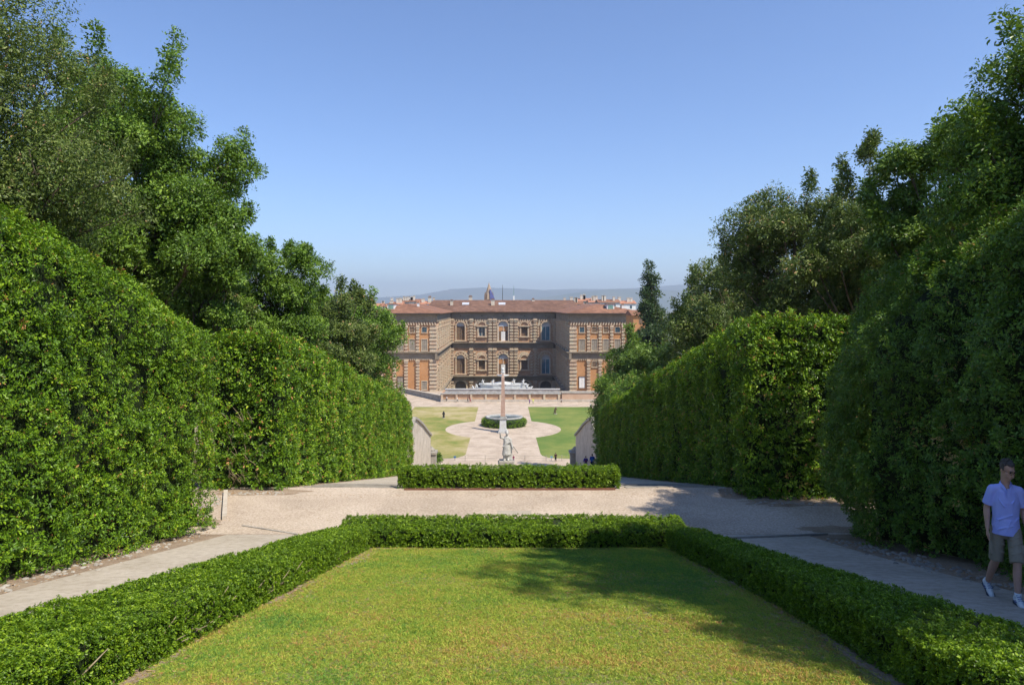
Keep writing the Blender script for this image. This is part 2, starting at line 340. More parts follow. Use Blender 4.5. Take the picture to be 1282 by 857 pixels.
# near lawn blades
def lawn_blades():
    r = np.random.default_rng(3); n = 95000
    Y = 4.6 + (14.2 - 4.6) * r.random(n) ** 1.15
    xl = np.interp(Y, [4.6, 5.6, 14.2], [-3.45, -3.36, -2.8]); xr = np.interp(Y, [4.6, 14.2], [3.38, 3.5])
    X = xl + (xr - xl) * r.random(n)
    P = np.stack([X, Y, np.zeros(n)], 1)
    edge = np.minimum(X - xl, xr - X); edge = np.minimum(edge, 14.2 - Y)
    pn = wav(P, 5, 1.4, 4)
    keep = r.random(n) < np.clip(edge * 1.7 + .10 + pn * .6, .04, 1)
    keep &= r.random(n) < np.clip(.95 + wav(P, 9, 1.0, 4) * .5, .3, 1)
    P = P[keep]; n = len(P); pn = pn[keep]; edge = edge[keep]
    P[:, 2] = -1.9 - .218 * P[:, 1] + .004
    t = np.clip(r.normal(.50, .16, n) + .26 * wav(P, 21, .9, 3) + .12 * wav(P, 31, 6, 2) + np.clip(.5 - edge, 0, .5) * .6, 0, 1)
    t = np.where(r.random(n) < .02 + .05 * (wav(P, 41, 2.5, 2) > .5), 1.3, t)
    D = np.stack([r.normal(0, .3, n), r.normal(0, .15, n), np.ones(n)], 1)
    tufts = []
    for v in range(5):
        vs = []; f = []; tt = []
        for b_ in range(11):
            x, y = r.normal(0, .012, 2); a = r.random() * 6.28; w = .0022; h = r.uniform(.008, .024); lx, ly = r.normal(0, .014, 2); k = len(vs)
            vs += [(x - w * math.cos(a), y - w * math.sin(a), -.003), (x + w * math.cos(a), y + w * math.sin(a), -.003), (x + lx * .4 + w * .7 * math.cos(a), y + ly * .4 + w * .7 * math.sin(a), h * .6), (x + lx, y + ly, h)]
            f.append((k, k + 1, k + 2, k + 3)); tt += [float(r.normal(0, .14))] * 4
        me = bpy.data.meshes.new('grass_tuft'); me.from_pydata(vs, [], f); me.attributes.new('tint', 'FLOAT', 'POINT').data.foreach_set('value', np.array(tt, dtype=np.float32)); me.materials.append(GRASS); me.update()
        tufts.append(bpy.data.objects.new('grass_tuft', me))
    o = leafobj('lawn_grass', [np.concatenate([P, norm(D)], 1)], [t], GRASS, None, None, (r.uniform(.7, 1.3, n) * (1 + .25 * wav(P, 11, 3, 3))), tufts)
    tag(o, 'short mown lawn of green and yellowing grass inside the low hedge', 'grass', kind='stuff')
lawn_blades()

# far lawns, each with a rounded bite taken out round the obelisk
def far_lawn(sg, m, label):
    pts = []
    pts.append((25, 130)); pts.append((25, 193)); pts.append((7.0, 193)); pts.append((7.0, 169))
    for k in range(13):
        a = math.acos(7 / 13.4) * (1 - k / 6.0)
        pts.append((13.4 * math.cos(a), 158.5 + 12.3 * math.sin(a)))
    pts.append((7.1, 148)); pts.append((7.2, 134))
    for k in range(5): 
        a = math.pi + k / 4 * math.pi / 2
        pts.append((11.2 + 4 * math.cos(a), 131.5 + 4 * math.sin(a) + 0))
    pts.append((25, 127.5))
    b = MB(); z = gz(150) + .02
    b.add([(sg * x, y, z) for x, y in pts], [tuple(range(len(pts)))])
    o = b.thing('lawn', m, label, 'lawn', kind='structure')
far_lawn(-1, FARGRASS_L, 'left yellowing lawn of the amphitheatre floor')
far_lawn(1, FARGRASS_R, 'right green lawn of the amphitheatre floor')

# embankments behind the retaining walls
for sg in (-1, 1):
    b = MB(); x0, x1 = 12.7, 60
    Y = [56, 90, 113]; Z = [-13.3, -14.6, -21.2]
    vs = []
    for y, z in zip(Y, Z): vs += [(sg * x0, y, gz(y) - .5), (sg * x0, y, z), (sg * x1, y, z + 2), (sg * x1, y, gz(y) - .5)]
    b.add(vs, [(0, 1, 5, 4), (1, 2, 6, 5), (4, 5, 9, 8), (5, 6, 10, 9), (8, 9, 10, 11), (0, 3, 2, 1)])
    b.build('embankment', DIRT, kind='structure')
# forecourts in front of the palace wings
b = MB()
b.box(-60, -18.2, 205, 229.5, -37, -28.55); b.box(18.2, 60, 205, 229.5, -37, -28.55)
b.build('forecourt', GRAVEL, kind='structure')

def soil_patch(cx, cy, rx, ry, seed, rot=0, lim=(16.35, 20.95), dz=.013):
    r = random.Random(seed); b = MB(); n = 26; vs = [(cx, cy, gz(cy) + dz)]
    for i in range(n):
        a = 6.2832 * i / n; k = r.uniform(.75, 1.15); x, y = rx * k * math.cos(a), ry * k * math.sin(a)
        x, y = cx + x * math.cos(rot) - y * math.sin(rot), cy + x * math.sin(rot) + y * math.cos(rot); y = min(max(y, lim[0]), lim[1]); vs.append((x, y, gz(y) + dz))
    b.add(vs, [(0, 1 + i, 1 + (i + 1) % n) for i in range(n)]); b.build('soil', DIRT, kind='structure')
for k, a in enumerate(((-7.3, 20.45, 1.5, .42), (8.6, 19.2, 2.0, .45), (6.85, 20.2, .5, .75), (8.3, 16.7, 1.1, .3), (-7.9, 17.3, .9, .4))): soil_patch(*a, k)
for k, a in enumerate(((-3.28, 6.3, .24, 1.3), (-3.02, 9.4, .14, .8), (-2.72, 12.6, .34, 1.0), (-2.3, 13.95, .6, .14), (3.5, 6.2, .30, 1.5), (3.55, 9.9, .16, 1.0), (.9, 14.2, .8, .08))): soil_patch(*a, k + 30, lim=(3, 14.6), dz=.007 + .0006 * k)
# loose stones and dry leaves along the hedge feet
def scatter_bits(name, label, cat, m, n, spots, size, seed, leaf=False):
    r = np.random.default_rng(seed); vs = []; fs = []
    for _ in range(n):
        x0, y0, x1, y1, wd = spots[r.integers(len(spots))]
        t = r.random(); o = r.normal(0, wd); x = x0 + (x1 - x0) * t + o; y = y0 + (y1 - y0) * t + r.normal(0, .1)
        s = size * r.uniform(.4, 1.5); z = gz(y) + .01; b = len(vs)
        if leaf:
            a = r.random() * 6.28; c, d = math.cos(a) * s, math.sin(a) * s
            vs += [(x - c, y - d, z + .01), (x + d * .4, y - c * .4, z + s * .3), (x + c, y + d, z + .01), (x - d * .4, y + c * .4, z + s * .2)]; fs.append((b, b + 1, b + 2, b + 3))
        else:
            k = 6
            for q, (rr, zz) in enumerate(((1, 0), (.95, .35), (.5, .62))):
                for i in range(k):
                    a = i / k * 6.28 + r.uniform(-.3, .3); e = rr * s * r.uniform(.75, 1.2); vs.append((x + e * math.cos(a), y + e * math.sin(a), z - .01 + s * zz))
            for j in range(2):
                for i in range(k): fs.append((b + j * k + i, b + j * k + (i + 1) % k, b + (j + 1) * k + (i + 1) % k, b + (j + 1) * k + i))
            fs.append(tuple(b + 2 * k + i for i in range(k)))
    me = bpy.data.meshes.new(name); me.from_pydata(vs, [], fs); me.update()
    tag(link(name, me, m), label, cat, kind='stuff')
FEET = [(-7.1, 8, -7.2, 16.5, .18), (7.25, 7, 7.4, 15.5, .18), (7.3, 8, 7.5, 15, .2), (-8.4, 20.2, -6.6, 20.3, .15), (7.0, 19.2, 9.5, 19.0, .2), (-8.3, 17.5, -8.1, 20, .15), (6.7, 20, 6.6, 25, .1)]
scatter_bits('pebbles', 'loose pale pebbles along the feet of the tall hedges', 'pebbles', STONE, 900, FEET, .035, 4)
scatter_bits('gravel_stones', 'small pale stones scattered over the gravel landing', 'gravel', PATH, 2600, [(-6, 17, 7, 17.2, .6), (-6, 18.6, 8, 18.8, .6), (-5, 20, 8, 20, .5)], .014, 14)
DRY = M('dry_leaf', [(.20, .10, .04), (.34, .20, .10), (.42, .30, .17)], 9)
scatter_bits('dry_leaves', 'brown dry leaves fallen along the hedge feet', 'fallen leaves', DRY, 2200, FEET + [(-3.0, 6, -2.7, 13.8, .12), (3.3, 6, 3.4, 13.8, .12), (-6, 17.5, 8, 17.5, 1.0), (-6, 20, 8, 20, .5)], .024, 5, True)

# ------------------------------------------------------------------ hedges
def hedge(name, label, stations, dens, m, sprig, amp=.08, seed=1, thick=.14, ends=(1, 1), cat='hedge', group=None, inset=.16, wisps=0, bfreq=1.6, scal=None, holes=.0):
    """stations: cross-sections (same number of points, foot - top - foot); dens: sprigs per m2 for each strip"""
    per, slen, ll, lw = sprig
    St = np.array(stations, float); ns, k, _ = St.shape
    r = np.random.default_rng(seed); cen = St.mean(1)
    base = empty(name, (float(cen[:, 0].mean()), float(cen[:, 1].mean()), float(St[:, :, 2].min())), label, cat, group)
    P = []; N = []
    def samp(a, b, c, d, rho, outref):
        ar = .5 * (np.linalg.norm(np.cross(b - a, d - a)) + np.linalg.norm(np.cross(b - c, d - c)))
        n = int(ar * rho * (.62 if ll < .045 else .50))
        if n < 1: return
        u = r.random((n, 1)); v = r.random((n, 1))
        if np.allclose(c, d): v = 1 - np.sqrt(v)
        p = a * (1 - u) * (1 - v) + b * u * (1 - v) + c * u * v + d * (1 - u) * v
        nn = np.cross(b - a, d - a); nn /= max(np.linalg.norm(nn), 1e-9)
        if nn @ ((a + b + c + d) / 4 - outref) < 0: nn = -nn
        P.append(p); N.append(np.repeat(nn[None], n, 0))
    for i in range(ns - 1):
        for j in range(k - 1):
            samp(St[i, j], St[i + 1, j], St[i + 1, j + 1], St[i, j + 1], dens[j], (cen[i] + cen[i + 1]) / 2)
    for e, i, o in ((ends[0], 0, 1), (ends[1], ns - 1, ns - 2)):
        if e:
            for j in range(k - 1):
                c = (St[i, 0] + St[i, -1]) / 2
                samp(St[i, j], St[i, j + 1], c, c, e * max(dens) * .9, cen[o])
    P = np.concatenate(P); N = np.concatenate(N)
    bul = wav(P, seed, bfreq, 4) + .5 * wav(P, seed + 3, bfreq * 5, 2)
    if scal: bul = bul + scal[1] / amp * (np.abs(np.sin(P[:, 1] * math.pi / scal[0] + .5 * np.sin(P[:, 2] * .9))) - .6)
    keep = r.random(len(P)) < np.clip(.85 + .5 * wav(P, seed + 5, bfreq * 3, 3), .12, 1)
    P = P + N * (bul * amp)[:, None] - N * (r.random(len(P)) ** 1.6 * thick)[:, None]
    # soften towards the top edge
    keep &= r.random(len(P)) > .8 * (wav(P, seed + 9, bfreq * 1.3, 3) > 1.0 - holes)
    P, N = P[keep], N[keep]
    D = N + r.normal(size=N.shape) * .45 + np.array([0, 0, .45])
    V, T = sprigs(P, D, per, slen, ll, lw, r)
    T = T + .10 * wav(P, seed + 17, bfreq * 3, 2)
    dead = (wav(P, seed + 21, bfreq * 1.8, 3) > 1.15) & (r.random(len(P)) < .25); T = np.where(dead | (r.random(len(P)) < .002), 1.4, T)
    Vs, Ts = [V], [T]
    if wisps:
        up = np.where(N[:, 2] > .6)[0]
        if len(up):
            q = r.choice(up, min(wisps, len(up)), replace=False)
            for s_ in range(3):
                V, T = sprigs(P[q] + np.array([0, 0, .05 + .07 * s_]) * (ll / .08), np.array([0, 0, 1.]) + r.normal(size=(len(q), 3)) * .25, per, slen, ll, lw, r)
                Vs.append(V); Ts.append(np.clip(T + .18, 0, .93))
    leafobj('foliage', Vs, Ts, m, base, sprig)
    # solid core, its dark colour standing in for shade deep among the twigs
    C = St.copy()
    for i in range(ns):
        c = cen[i]
        for j in range(k):
            d = c - C[i, j]; d[2] = d[2] if C[i, j, 2] > St[i, :, 2].min() + .3 * np.ptp(St[i, :, 2]) else 0
            L = np.linalg.norm(d); C[i, j] += d / max(L, 1e-6) * min(inset + amp, L * .8) * 1.2
    if ns > 1:
        for a, b in ((0, 1), (ns - 1, ns - 2)):
            t = cen[b] - cen[a]; t /= np.linalg.norm(t); C[a] += t * (inset + amp)
    vs = C.reshape(-1, 3); fs = []
    for i in range(ns - 1):
        for j in range(k - 1): fs.append((i * k + j, i * k + j + 1, (i + 1) * k + j + 1, (i + 1) * k + j))
    fs.append(tuple(range(k))); fs.append(tuple((ns - 1) * k + j for j in range(k - 1, -1, -1)))
    mb = MB(); mb.add([tuple(map(float, p)) for p in vs], fs); mb.build('shade_core', INNER, base)
    return base

def yhedge(ys, xl, xr, h, top_round=.25, zb=None, ztop=None):
    st = []
    for i, y in enumerate(ys):
        a = float(np.interp(y, [q[0] for q in xl], [q[1] for q in xl])); b = float(np.interp(y, [q[0] for q in xr], [q[1] for q in xr]))
        z0 = gz(y); z1 = float(np.interp(y, [q[0] for q in ztop], [q[1] for q in ztop])) if ztop else z0 + h
        t = top_round
        st.append([(a, y, z0), (a, y, z1 - t), (a + t * .6, y, z1), (b - t * .6, y, z1), (b, y, z1 - t), (b, y, z0)])
    return st
# tall left hedge, near
def dens6(l, t, r_): return [l, l, t, t, r_, r_][:5]
hedge('tall_hedge', 'tall clipped laurel hedge at left, nearest the camera, sunlit above the left path',
      yhedge([5, 9, 13, 17.0], [(0, -9.6), (20, -9.6)], [(4, -7.45), (10, -7.5), (17, -7.25)], 0, .4, ztop=[(4, 2.9), (8, 2.35), (10, 1.75), (12, 1.15), (14, .5), (16, -.2), (17.2, -.75)]),
      [8, 120, 290, 350, 350], LAUREL, (8, .060, .056, .025), amp=.15, seed=11, ends=(.1, 1.3), wisps=420, thick=.22, inset=.16, holes=.1)
hedge('tall_hedge', 'tall clipped laurel hedge at left beyond the first, running down the slope to the wall',
      yhedge([20.7, 23, 30, 40, 48.5], [(0, -9.3), (60, -9.0)], [(20, -6.75), (30, -6.6), (50, -6.5)], 0, .3, ztop=[(20.7, -.8), (48.5, -6.8)]),
      [8, 90, 165, 165, 165], LAUREL, (7, .085, .088, .040), amp=.12, seed=12, ends=(1.5, .5), wisps=300, thick=.2, inset=.18, scal=(2.3, .15), holes=.1)
# right hedges
st = []
for y, xl, h in ((4.5, 7.7, 6.2), (8, 7.7, 6.3), (11, 7.65, 6.3), (14, 7.55, 6.2), (15.6, 7.72, 5.9), (16.3, 8.05, 5.2)):
    z = gz(y)
    st.append([(xl + .15, y, z), (xl - .1, y, z + 1.6), (xl, y, z + h * .62), (xl + .45, y, z + h * .86), (xl + 1.3, y, z + h), (12.0, y, z + h + .2), (12.2, y, z)])
hedge('overgrown_hedge', 'big dark rounded evergreen hedge at right behind the walking man', st,
      [310, 320, 310, 270, 160, 8], LAUREL_DARK, (8, .08, .060, .029), amp=.38, seed=13, ends=(.1, 1.5), wisps=1300, thick=.3, inset=.25, bfreq=1.4, holes=.1)
hedge('tall_hedge', 'tall square clipped hedge at right with a sunlit end, running down the slope',
      yhedge([19.6, 23, 30, 40, 49], [(19, 7.0), (30, 6.9), (50, 6.9)], [(0, 13.2), (22, 13.0), (24, 10.5), (60, 9.6)], 0, .25, ztop=[(19.6, -.35), (49, -7.3)]),
      [190, 190, 165, 50, 8], LAUREL, (7, .085, .086, .040), amp=.12, seed=14, ends=(1.3, .5), wisps=350, thick=.2, inset=.18, scal=(2.1, .17), holes=.1)
# low box hedge round the lawn: three runs
BX = (7, .018, .0215, .0135)
def lowsec(x0, x1, y, zo, h=.46):
    z = zo; return [(x0, y, z), (x0 - .02, y, z + h - .05), (x0 + .06, y, z + h), (x1 - .06, y, z + h), (x1 + .02, y, z + h - .05), (x1, y, z)]
hedge('low_hedge', 'low box hedge along the left side of the lawn with bare twigs showing',
      [lowsec(a, b, y, gz(y)) for y, a, b in ((3.2, -4.85, -3.4), (5.6, -4.5, -3.2), (8.4, -4.2, -3.05), (11.5, -3.8, -2.85), (13.7, -3.45, -2.7))],
      [400, 1300, 2500, 2300, 2300], BOX, BX, amp=.024, seed=21, thick=.06, inset=.05, ends=(0, 0), wisps=60, bfreq=4, holes=.08)
hedge('low_hedge', 'low box hedge along the right side of the lawn, mostly in shade',
      [lowsec(a, b, y, gz(y)) for y, a, b in ((3.2, 3.2, 4.5), (5.6, 3.3, 4.4), (8.4, 3.45, 4.25), (11.5, 3.4, 4.0), (13.7, 3.3, 3.85))],
      [2300, 2300, 2500, 1300, 400], BOX, BX, amp=.024, seed=22, thick=.06, inset=.05, ends=(0, 0), wisps=60, bfreq=4, holes=.08)
def xsec(x, y0, y1, z, h): return [(x, y0, z), (x, y0 - .02, z + h - .05), (x, y0 + .06, z + h), (x, y1 - .06, z + h), (x, y1 + .02, z + h - .05), (x, y1, z)]
hedge('low_hedge', 'low box hedge closing the far end of the near lawn',
      [xsec(x, 13.95, 15.0, gz(14.3), .44) for x in (-3.4, -1, 1.5, 3.8)],
      [1500, 1500, 1500, 700, 200], BOX, (7, .022, .027, .017), amp=.022, seed=23, thick=.06, inset=.06, ends=(.8, .8), wisps=30, bfreq=4, holes=.05)
hedge('low_hedge', 'free-standing low box hedge across the far side of the gravel landing',
      [xsec(x, 20.85, 21.5, gz(20.9) + .02, .55) for x in (-3.2, -1, 1.2, 3.55)],
      [800, 800, 800, 400, 150], BOX, (7, .035, .038, .024), amp=.022, seed=24, thick=.07, inset=.08, ends=(.8, .8), wisps=20, bfreq=4)
# bare stems in the left run
tw = MB(); r_ = random.Random(5)
lowh = [o for o in COL.objects if o.name.startswith('low_hedge')][0]
for k in range(46):
    y = r_.choice([r_.gauss(7.0, .35), r_.uniform(5.2, 12.5), r_.gauss(9, .3)]); xf = float(np.interp(y, [5.6, 8.4, 13.7], [-3.2, -3.05, -2.7])); z = gz(y)
    a = Vector((xf - .12, y, z + r_.uniform(.0, .12))); d = Vector((r_.uniform(.1, .22), r_.uniform(-.25, .25), r_.uniform(.05, .3)))
    tw.tube([a, a + d * .5 + Vector((.02, 0, .02)), a + d], [.010, .007, .004], 5)
tw.build('bare_stem', TWIG, lowh, kind='stuff')
tw = MB(); sh = [o for o in COL.objects if o.name.startswith('tall_hedge')][1]
for k in range(40):
    x = r_.uniform(-8.4, -7.3); z = gz(20.7) + r_.uniform(.1, 2.2); a = Vector((x, 20.66, z)); d = Vector((r_.uniform(-.2, .2), -.12 - .1 * r_.random(), r_.uniform(.1, .45)))
    tw.tube([a, a + d * .5 + Vector((.03, 0, 0)), a + d], [.012, .009, .004], 4)
tw.build('bare_stem', TWIG, sh, kind='stuff')
# terracotta edging under the free-standing hedge, threshold stones, steps
ed = empty('edging', (0, 20.7, gz(20.7)), 'terracotta edging strip under the free-standing low hedge', 'edging')
x = -3.0
while x < 3.1:
    b = MB(); b.box(x, x + .395, 20.64, 20.72, gz(20.7) - .02, gz(20.7) + .05 + r_.uniform(-.008, .008)); b.build('brick', BRICKC, ed); x += .4
def stone_line(name, label, cat, x0, y0, x1, y1, w, h, n, m=STONE):
    e = empty(name, ((x0 + x1) / 2, (y0 + y1) / 2, gz((y0 + y1) / 2)), label, cat)
    d = Vector((x1 - x0, y1 - y0, 0)); L = d.length; d.normalize(); s = Vector((-d.y, d.x, 0)) * w / 2
    for k in range(n):
        a = Vector((x0, y0, 0)) + d * (L * k / n + .006); c = Vector((x0, y0, 0)) + d * (L * (k + 1) / n - .006)
        hh = h + r_.uniform(-.006, .006); b = MB()
        pts = [a - s, c - s, c + s, a + s]
        b.hexa([(p.x, p.y, gz(p.y) - .05) for p in pts] + [(p.x, p.y, gz(p.y) + hh) for p in pts])
        b.build('stone', m, e)
stone_line('threshold', 'thin stone threshold across the left path where it meets the gravel', 'stone threshold', -6.5, 17.0, -4.9, 16.3, .06, .025, 4)
stone_line('threshold', 'thin stone threshold across the right path where it meets the gravel', 'stone threshold', 5.0, 15.45, 7.7, 16.25, .10, .045, 5)
stone_line('kerb', 'short pale kerb at the end of the nearest left hedge', 'kerb', -7.15, 17.5, -8.25, 20.3, .11, .11, 3, PALES)
for k in range(4):
    y = 21.05 + .9 * k
    stone_line('stone_step', ['topmost', 'second', 'third', 'fourth'][k] + ' stone step down on the left of the free-standing hedge', 'step', -6.2, y + .25, -3.35, y, .3, .035 , 3)
    stone_line('stone_step', ['topmost', 'second', 'third', 'fourth'][k] + ' stone step down on the right of the free-standing hedge, in shade', 'step', 3.75, y, 6.7, y + .2, .3, .035 , 3)
b = MB(); b.box(-.15, .75, 17.95, 18.35, gz(18.2), gz(18.2) + .014); b.thing('slab', SLABM, 'faint pale slab set flush in the gravel landing', 'slab')

# ------------------------------------------------------------------ trees
def tree(name, label, base, top, cen, rad, nblob, leaves, m, sprig, seed, shape='oak', group=None, trunk_r=.25, brad=(.32, .48), spikes=0, lean=(0, 0), cat='tree'):
    """cen/rad: crown ellipsoid; blobs of shoots spread through its outer volume, each on its own limb"""
    r = np.random.default_rng(seed); per, slen, ll, lw = sprig
    base = Vector(base); e = empty(name, base, label, cat, group)
    cen = np.array(cen, float); rad = np.array(rad, float)
    B = []; t = 0
    while len(B) < nblob:
        p = r.normal(size=3); p /= np.linalg.norm(p); q = r.uniform(.35, .95) if shape != 'cone' else r.uniform(.2, .85)
        p *= q
        if shape == 'cone':
            h = r.random() ** 1.25; w = (1 - h) ** .8 * .9 + .05; a = r.random() * 6.28; q = r.uniform(.45, 1)
            p = np.array([math.cos(a) * w * q, math.sin(a) * w * q, h * 2 - 1])
        elif p[2] < -.85: continue
        c = cen + p * rad
        s = r.uniform(*brad) * rad.min() * (1 if shape != 'cone' else max(.35, 1 - (p[2] + 1) * .35))
        if all(np.linalg.norm(c - b[0]) > .55 * min(s, b[1]) for b in B) or t > 60: B.append((c, s)); t = 0
        else: t += 1
    for k in range(spikes):
        a = r.random() * 6.28; up = r.uniform(.1, 1)
        p = np.array([math.cos(a) * math.sqrt(1 - up * up), math.sin(a) * math.sqrt(1 - up * up), up]); c = cen + p * rad * r.uniform(1.0, 1.16)
        q = r.uniform(.045, .075) * rad.min(); c = cen + p * rad * r.uniform(.93, 1.04)
        for t_ in range(4): B.append((c + np.array([p[0] * .5, p[1] * .5, 1.0]) * q * 1.6 * (t_ - 1), q * (1.3 - .27 * t_)))
    area = sum(b[1] ** 2 for b in B)
    Vs = []; Ts = []; Sc = []
    for c, s in B:
        n = max(6, int(leaves / per * s * s / area * .75))
        d = norm(r.normal(size=(n, 3))); d[:, 2] = np.where(d[:, 2] < -.35, -d[:, 2], d[:, 2])
        q = r.uniform(.45, 1.0, (n, 1)) ** .6
        sh = np.array([1.0, 1.0, .72]) if shape != 'cone' else np.array([1, 1, 1.1])
        P = c + d * q * s * sh * (1 + .30 * wav(d * 2 + c, seed, 1.6, 2))[:, None]
        out = norm((c - cen)[None]) * .45
        V, T = sprigs(P, d + out + r.normal(size=d.shape) * .4 + np.array([0, 0, .3]), per, slen, ll, lw, r)
        Vs.append(V); Ts.append(T + r.normal(0, .05)); Sc.append(r.uniform(.75, 1.25, len(T)))
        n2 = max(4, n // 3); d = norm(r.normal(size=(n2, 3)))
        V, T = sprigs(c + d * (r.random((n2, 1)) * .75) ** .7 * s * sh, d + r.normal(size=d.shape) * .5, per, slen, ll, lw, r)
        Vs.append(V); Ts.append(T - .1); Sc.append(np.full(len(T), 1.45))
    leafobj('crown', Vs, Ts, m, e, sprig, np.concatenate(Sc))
    # trunk and limbs
    tb = MB(); topz = cen[2] + rad[2] * .55
    pts = []; rr = []
    for k in range(7):
        f = k / 6; pts.append((base.x + (cen[0] - base.x) * f + .12 * math.sin(seed + f * 5), base.y + (cen[1] - base.y) * f + .12 * math.cos(seed + f * 4), base.z - .1 + (topz - base.z) * f)); rr.append(trunk_r * (1 - .82 * f))
    tb.tube(pts, rr, 8); tb.build('trunk', BARK, e, smooth=True)
    lb = MB()
    for c, s in B[:nblob] + B[nblob::4]:
        f = min(.95, max(.25, (c[2] - base.z) / (topz - base.z) - r.uniform(.12, .3)))
        i = f * 6; i0 = min(5, int(i)); a = Vector(pts[i0]).lerp(Vector(pts[i0 + 1]), i - i0)
        cv = Vector([float(q) for q in c]); mid = a.lerp(cv, .5) + Vector((0, 0, -.08 * (cv - a).length)); r0 = trunk_r * (1 - .8 * f) * .5
        lb.tube([a, mid, cv], [r0, r0 * .6, r0 * .2], 5)
        for _ in range(3):
            dd = r.normal(size=3); dd /= np.linalg.norm(dd); dd[2] = abs(dd[2]) * .6
            lb.tube([mid.lerp(cv, .6), cv + Vector([float(q) for q in dd]) * float(s) * .8], [r0 * .35, r0 * .1], 3)
    lb.build('limbs', BARK, e, smooth=True)
    return e
def g0(x, y): return (x, y, gz(y))
FL = (7, .12, .085, .045)
G1 = 'trees behind the left hedges'; G2 = 'trees behind the right hedges'
tree('holm_oak', 'olive green holm oak rising out of the top left corner', g0(-11.4, 14), 0, (-11.6, 14.4, 2.0), (3.2, 3.2, 4.8), 80, 145000, ILEX, (8, .14, .066, .029), 31, spikes=16, group=G1)
tree('oak_tree', 'tall open-crowned oak at upper left reaching against the sky', g0(-12.0, 22), 0, (-12.3, 22, 3.0), (4.1, 3.6, 5.3), 95, 130000, OAK, (8, .15, .080, .045), 32, spikes=5, group=G1, brad=(.17, .30), trunk_r=.32)
tree('oak_tree', 'lower right limb crown of small oak leaning towards the avenue at left', g0(-10.6, 22.5), 0, (-9.7, 22.5, 1.2), (1.7, 1.5, 2.4), 20, 18000, OAK, (8, .15, .080, .045), 62, spikes=6, group=G1, brad=(.26, .4), trunk_r=.14)
tree('young_tree', 'low loose bushy tree between the tall oak and the pointed holm oak', g0(-10.8, 25), 0, (-11.1, 25.4, -1.6), (2.0, 1.9, 2.3), 22, 22000, ILEX, (7, .13, .09, .04), 33, spikes=12, group=G1)
tree('holm_oak', 'bushy holm oak with a pointed leader behind the second left hedge', g0(-9.8, 28), 0, (-9.5, 28.4, -.6), (2.1, 2.2, 3.3), 34, 40000, OAK, (8, .13, .095, .042), 34, shape='oak', spikes=14, group=G1)
tree('holm_oak', 'short pointed holm oak with loose twigs, middle of the left tree line', g0(-10.2, 43), 0, (-10.5, 43, -3.0), (2.4, 2.6, 4.3), 34, 34000, ILEX, (7, .17, .13, .06), 35, spikes=14, group=G1)
tree('holm_oak', 'broad dense holm oak at the far end of the left tree line, overlapping the palace', g0(-11.6, 57), 0, (-12.9, 57.5, -4.4), (4.2, 4.2, 5.6), 44, 42000, OAK, (7, .22, .17, .085), 36, spikes=8, group=G1)
tree('holm_oak', 'dark holm oak filling the gap behind the second left hedge', g0(-11.5, 35), 0, (-11.9, 35, -3.6), (2.6, 2.6, 3.4), 26, 22000, ILEX, (7, .16, .12, .055), 37, spikes=8, group=G1)
# right side
tree('holm_oak', 'tall dark holm oak rising out of the top right corner', g0(11.9, 13.5), 0, (11.9, 13.6, 2.0), (2.7, 2.8, 4.2), 95, 110000, OAK, (8, .14, .080, .036), 41, spikes=12, group=G2, brad=(.2, .34))
tree('oak_tree', 'light green loose-leaved tree beside the tall dark corner tree at right', g0(12.7, 20), 0, (13.0, 20, 1.7), (2.1, 1.9, 3.5), 36, 42000, OAK_L, (7, .14, .10, .055), 42, spikes=14, group=G2, brad=(.24, .4))
tree('young_tree', 'thin airy tree with a sparse spindly top on the right skyline', g0(13.8, 26), 0, (13.9, 26, 2.6), (1.1, 1.2, 3.9), 20, 8500, ILEX, (6, .14, .09, .045), 43, spikes=12, group=G2, brad=(.25, .42), trunk_r=.12)
tree('young_tree', 'bushy grey green tree filling the gap above the sunlit hedge end at right', g0(12.6, 25), 0, (12.9, 24.6, .9), (2.4, 1.8, 2.7), 26, 30000, ILEX, (7, .14, .10, .045), 63, spikes=8, group=G2)
tree('holm_oak', 'broad rounded holm oak behind the square right hedge', g0(12.6, 30), 0, (12.9, 30, 1.3), (3.0, 2.9, 4.2), 42, 52000, ILEX, (7, .15, .11, .05), 44, spikes=10, group=G2)
tree('holm_oak', 'grey green holm oak in the middle of the right tree line', g0(13.4, 42), 0, (14.2, 42, -1.9), (3.4, 3.4, 4.7), 40, 38000, ILEX, (7, .19, .14, .065), 45, spikes=8, group=G2)
tree('oak_tree', 'pale olive tree at the far end of the right line, below the dark conifer', g0(15.5, 68), 0, (14.0, 68, -8.0), (3.7, 4.0, 5.2), 40, 32000, OAK_L, (7, .26, .20, .10), 46, spikes=6, group=G2)
tree('holm_oak', 'olive green holm oak between the dark conifer and the middle of the right line', g0(17.8, 62), 0, (19.4, 62, -3.4), (4.0, 4.0, 5.2), 40, 34000, ILEX, (7, .24, .18, .09), 47, spikes=8, group=G2)
tree('evergreen_bush', 'dark rounded evergreen overlapping the foot of the right palace wing', g0(11.3, 66), 0, (11.6, 66, -10.6), (3.0, 3.0, 4.2), 30, 24000, OAK, (7, .22, .17, .085), 48, spikes=3, group=G2, trunk_r=.18)
tree('conifer', 'dark dense conifer with a pointed crown beside the palace roof', g0(22.6, 108), 0, (23.2, 108, -6.5), (4.6, 4.6, 12.6), 110, 60000, CYP, (7, .4, .30, .15), 49, shape='cone', spikes=0, group=G2, brad=(.3, .42), trunk_r=.5)
tree('conifer', 'slender dark conifer tip showing above the right tree line', g0(26.3, 94), 0, (26.4, 94, -6.5), (3.0, 3.0, 11.8), 50, 22000, CYP, (7, .34, .26, .13), 50, shape='cone', group=G2, brad=(.34, .46), trunk_r=.4)
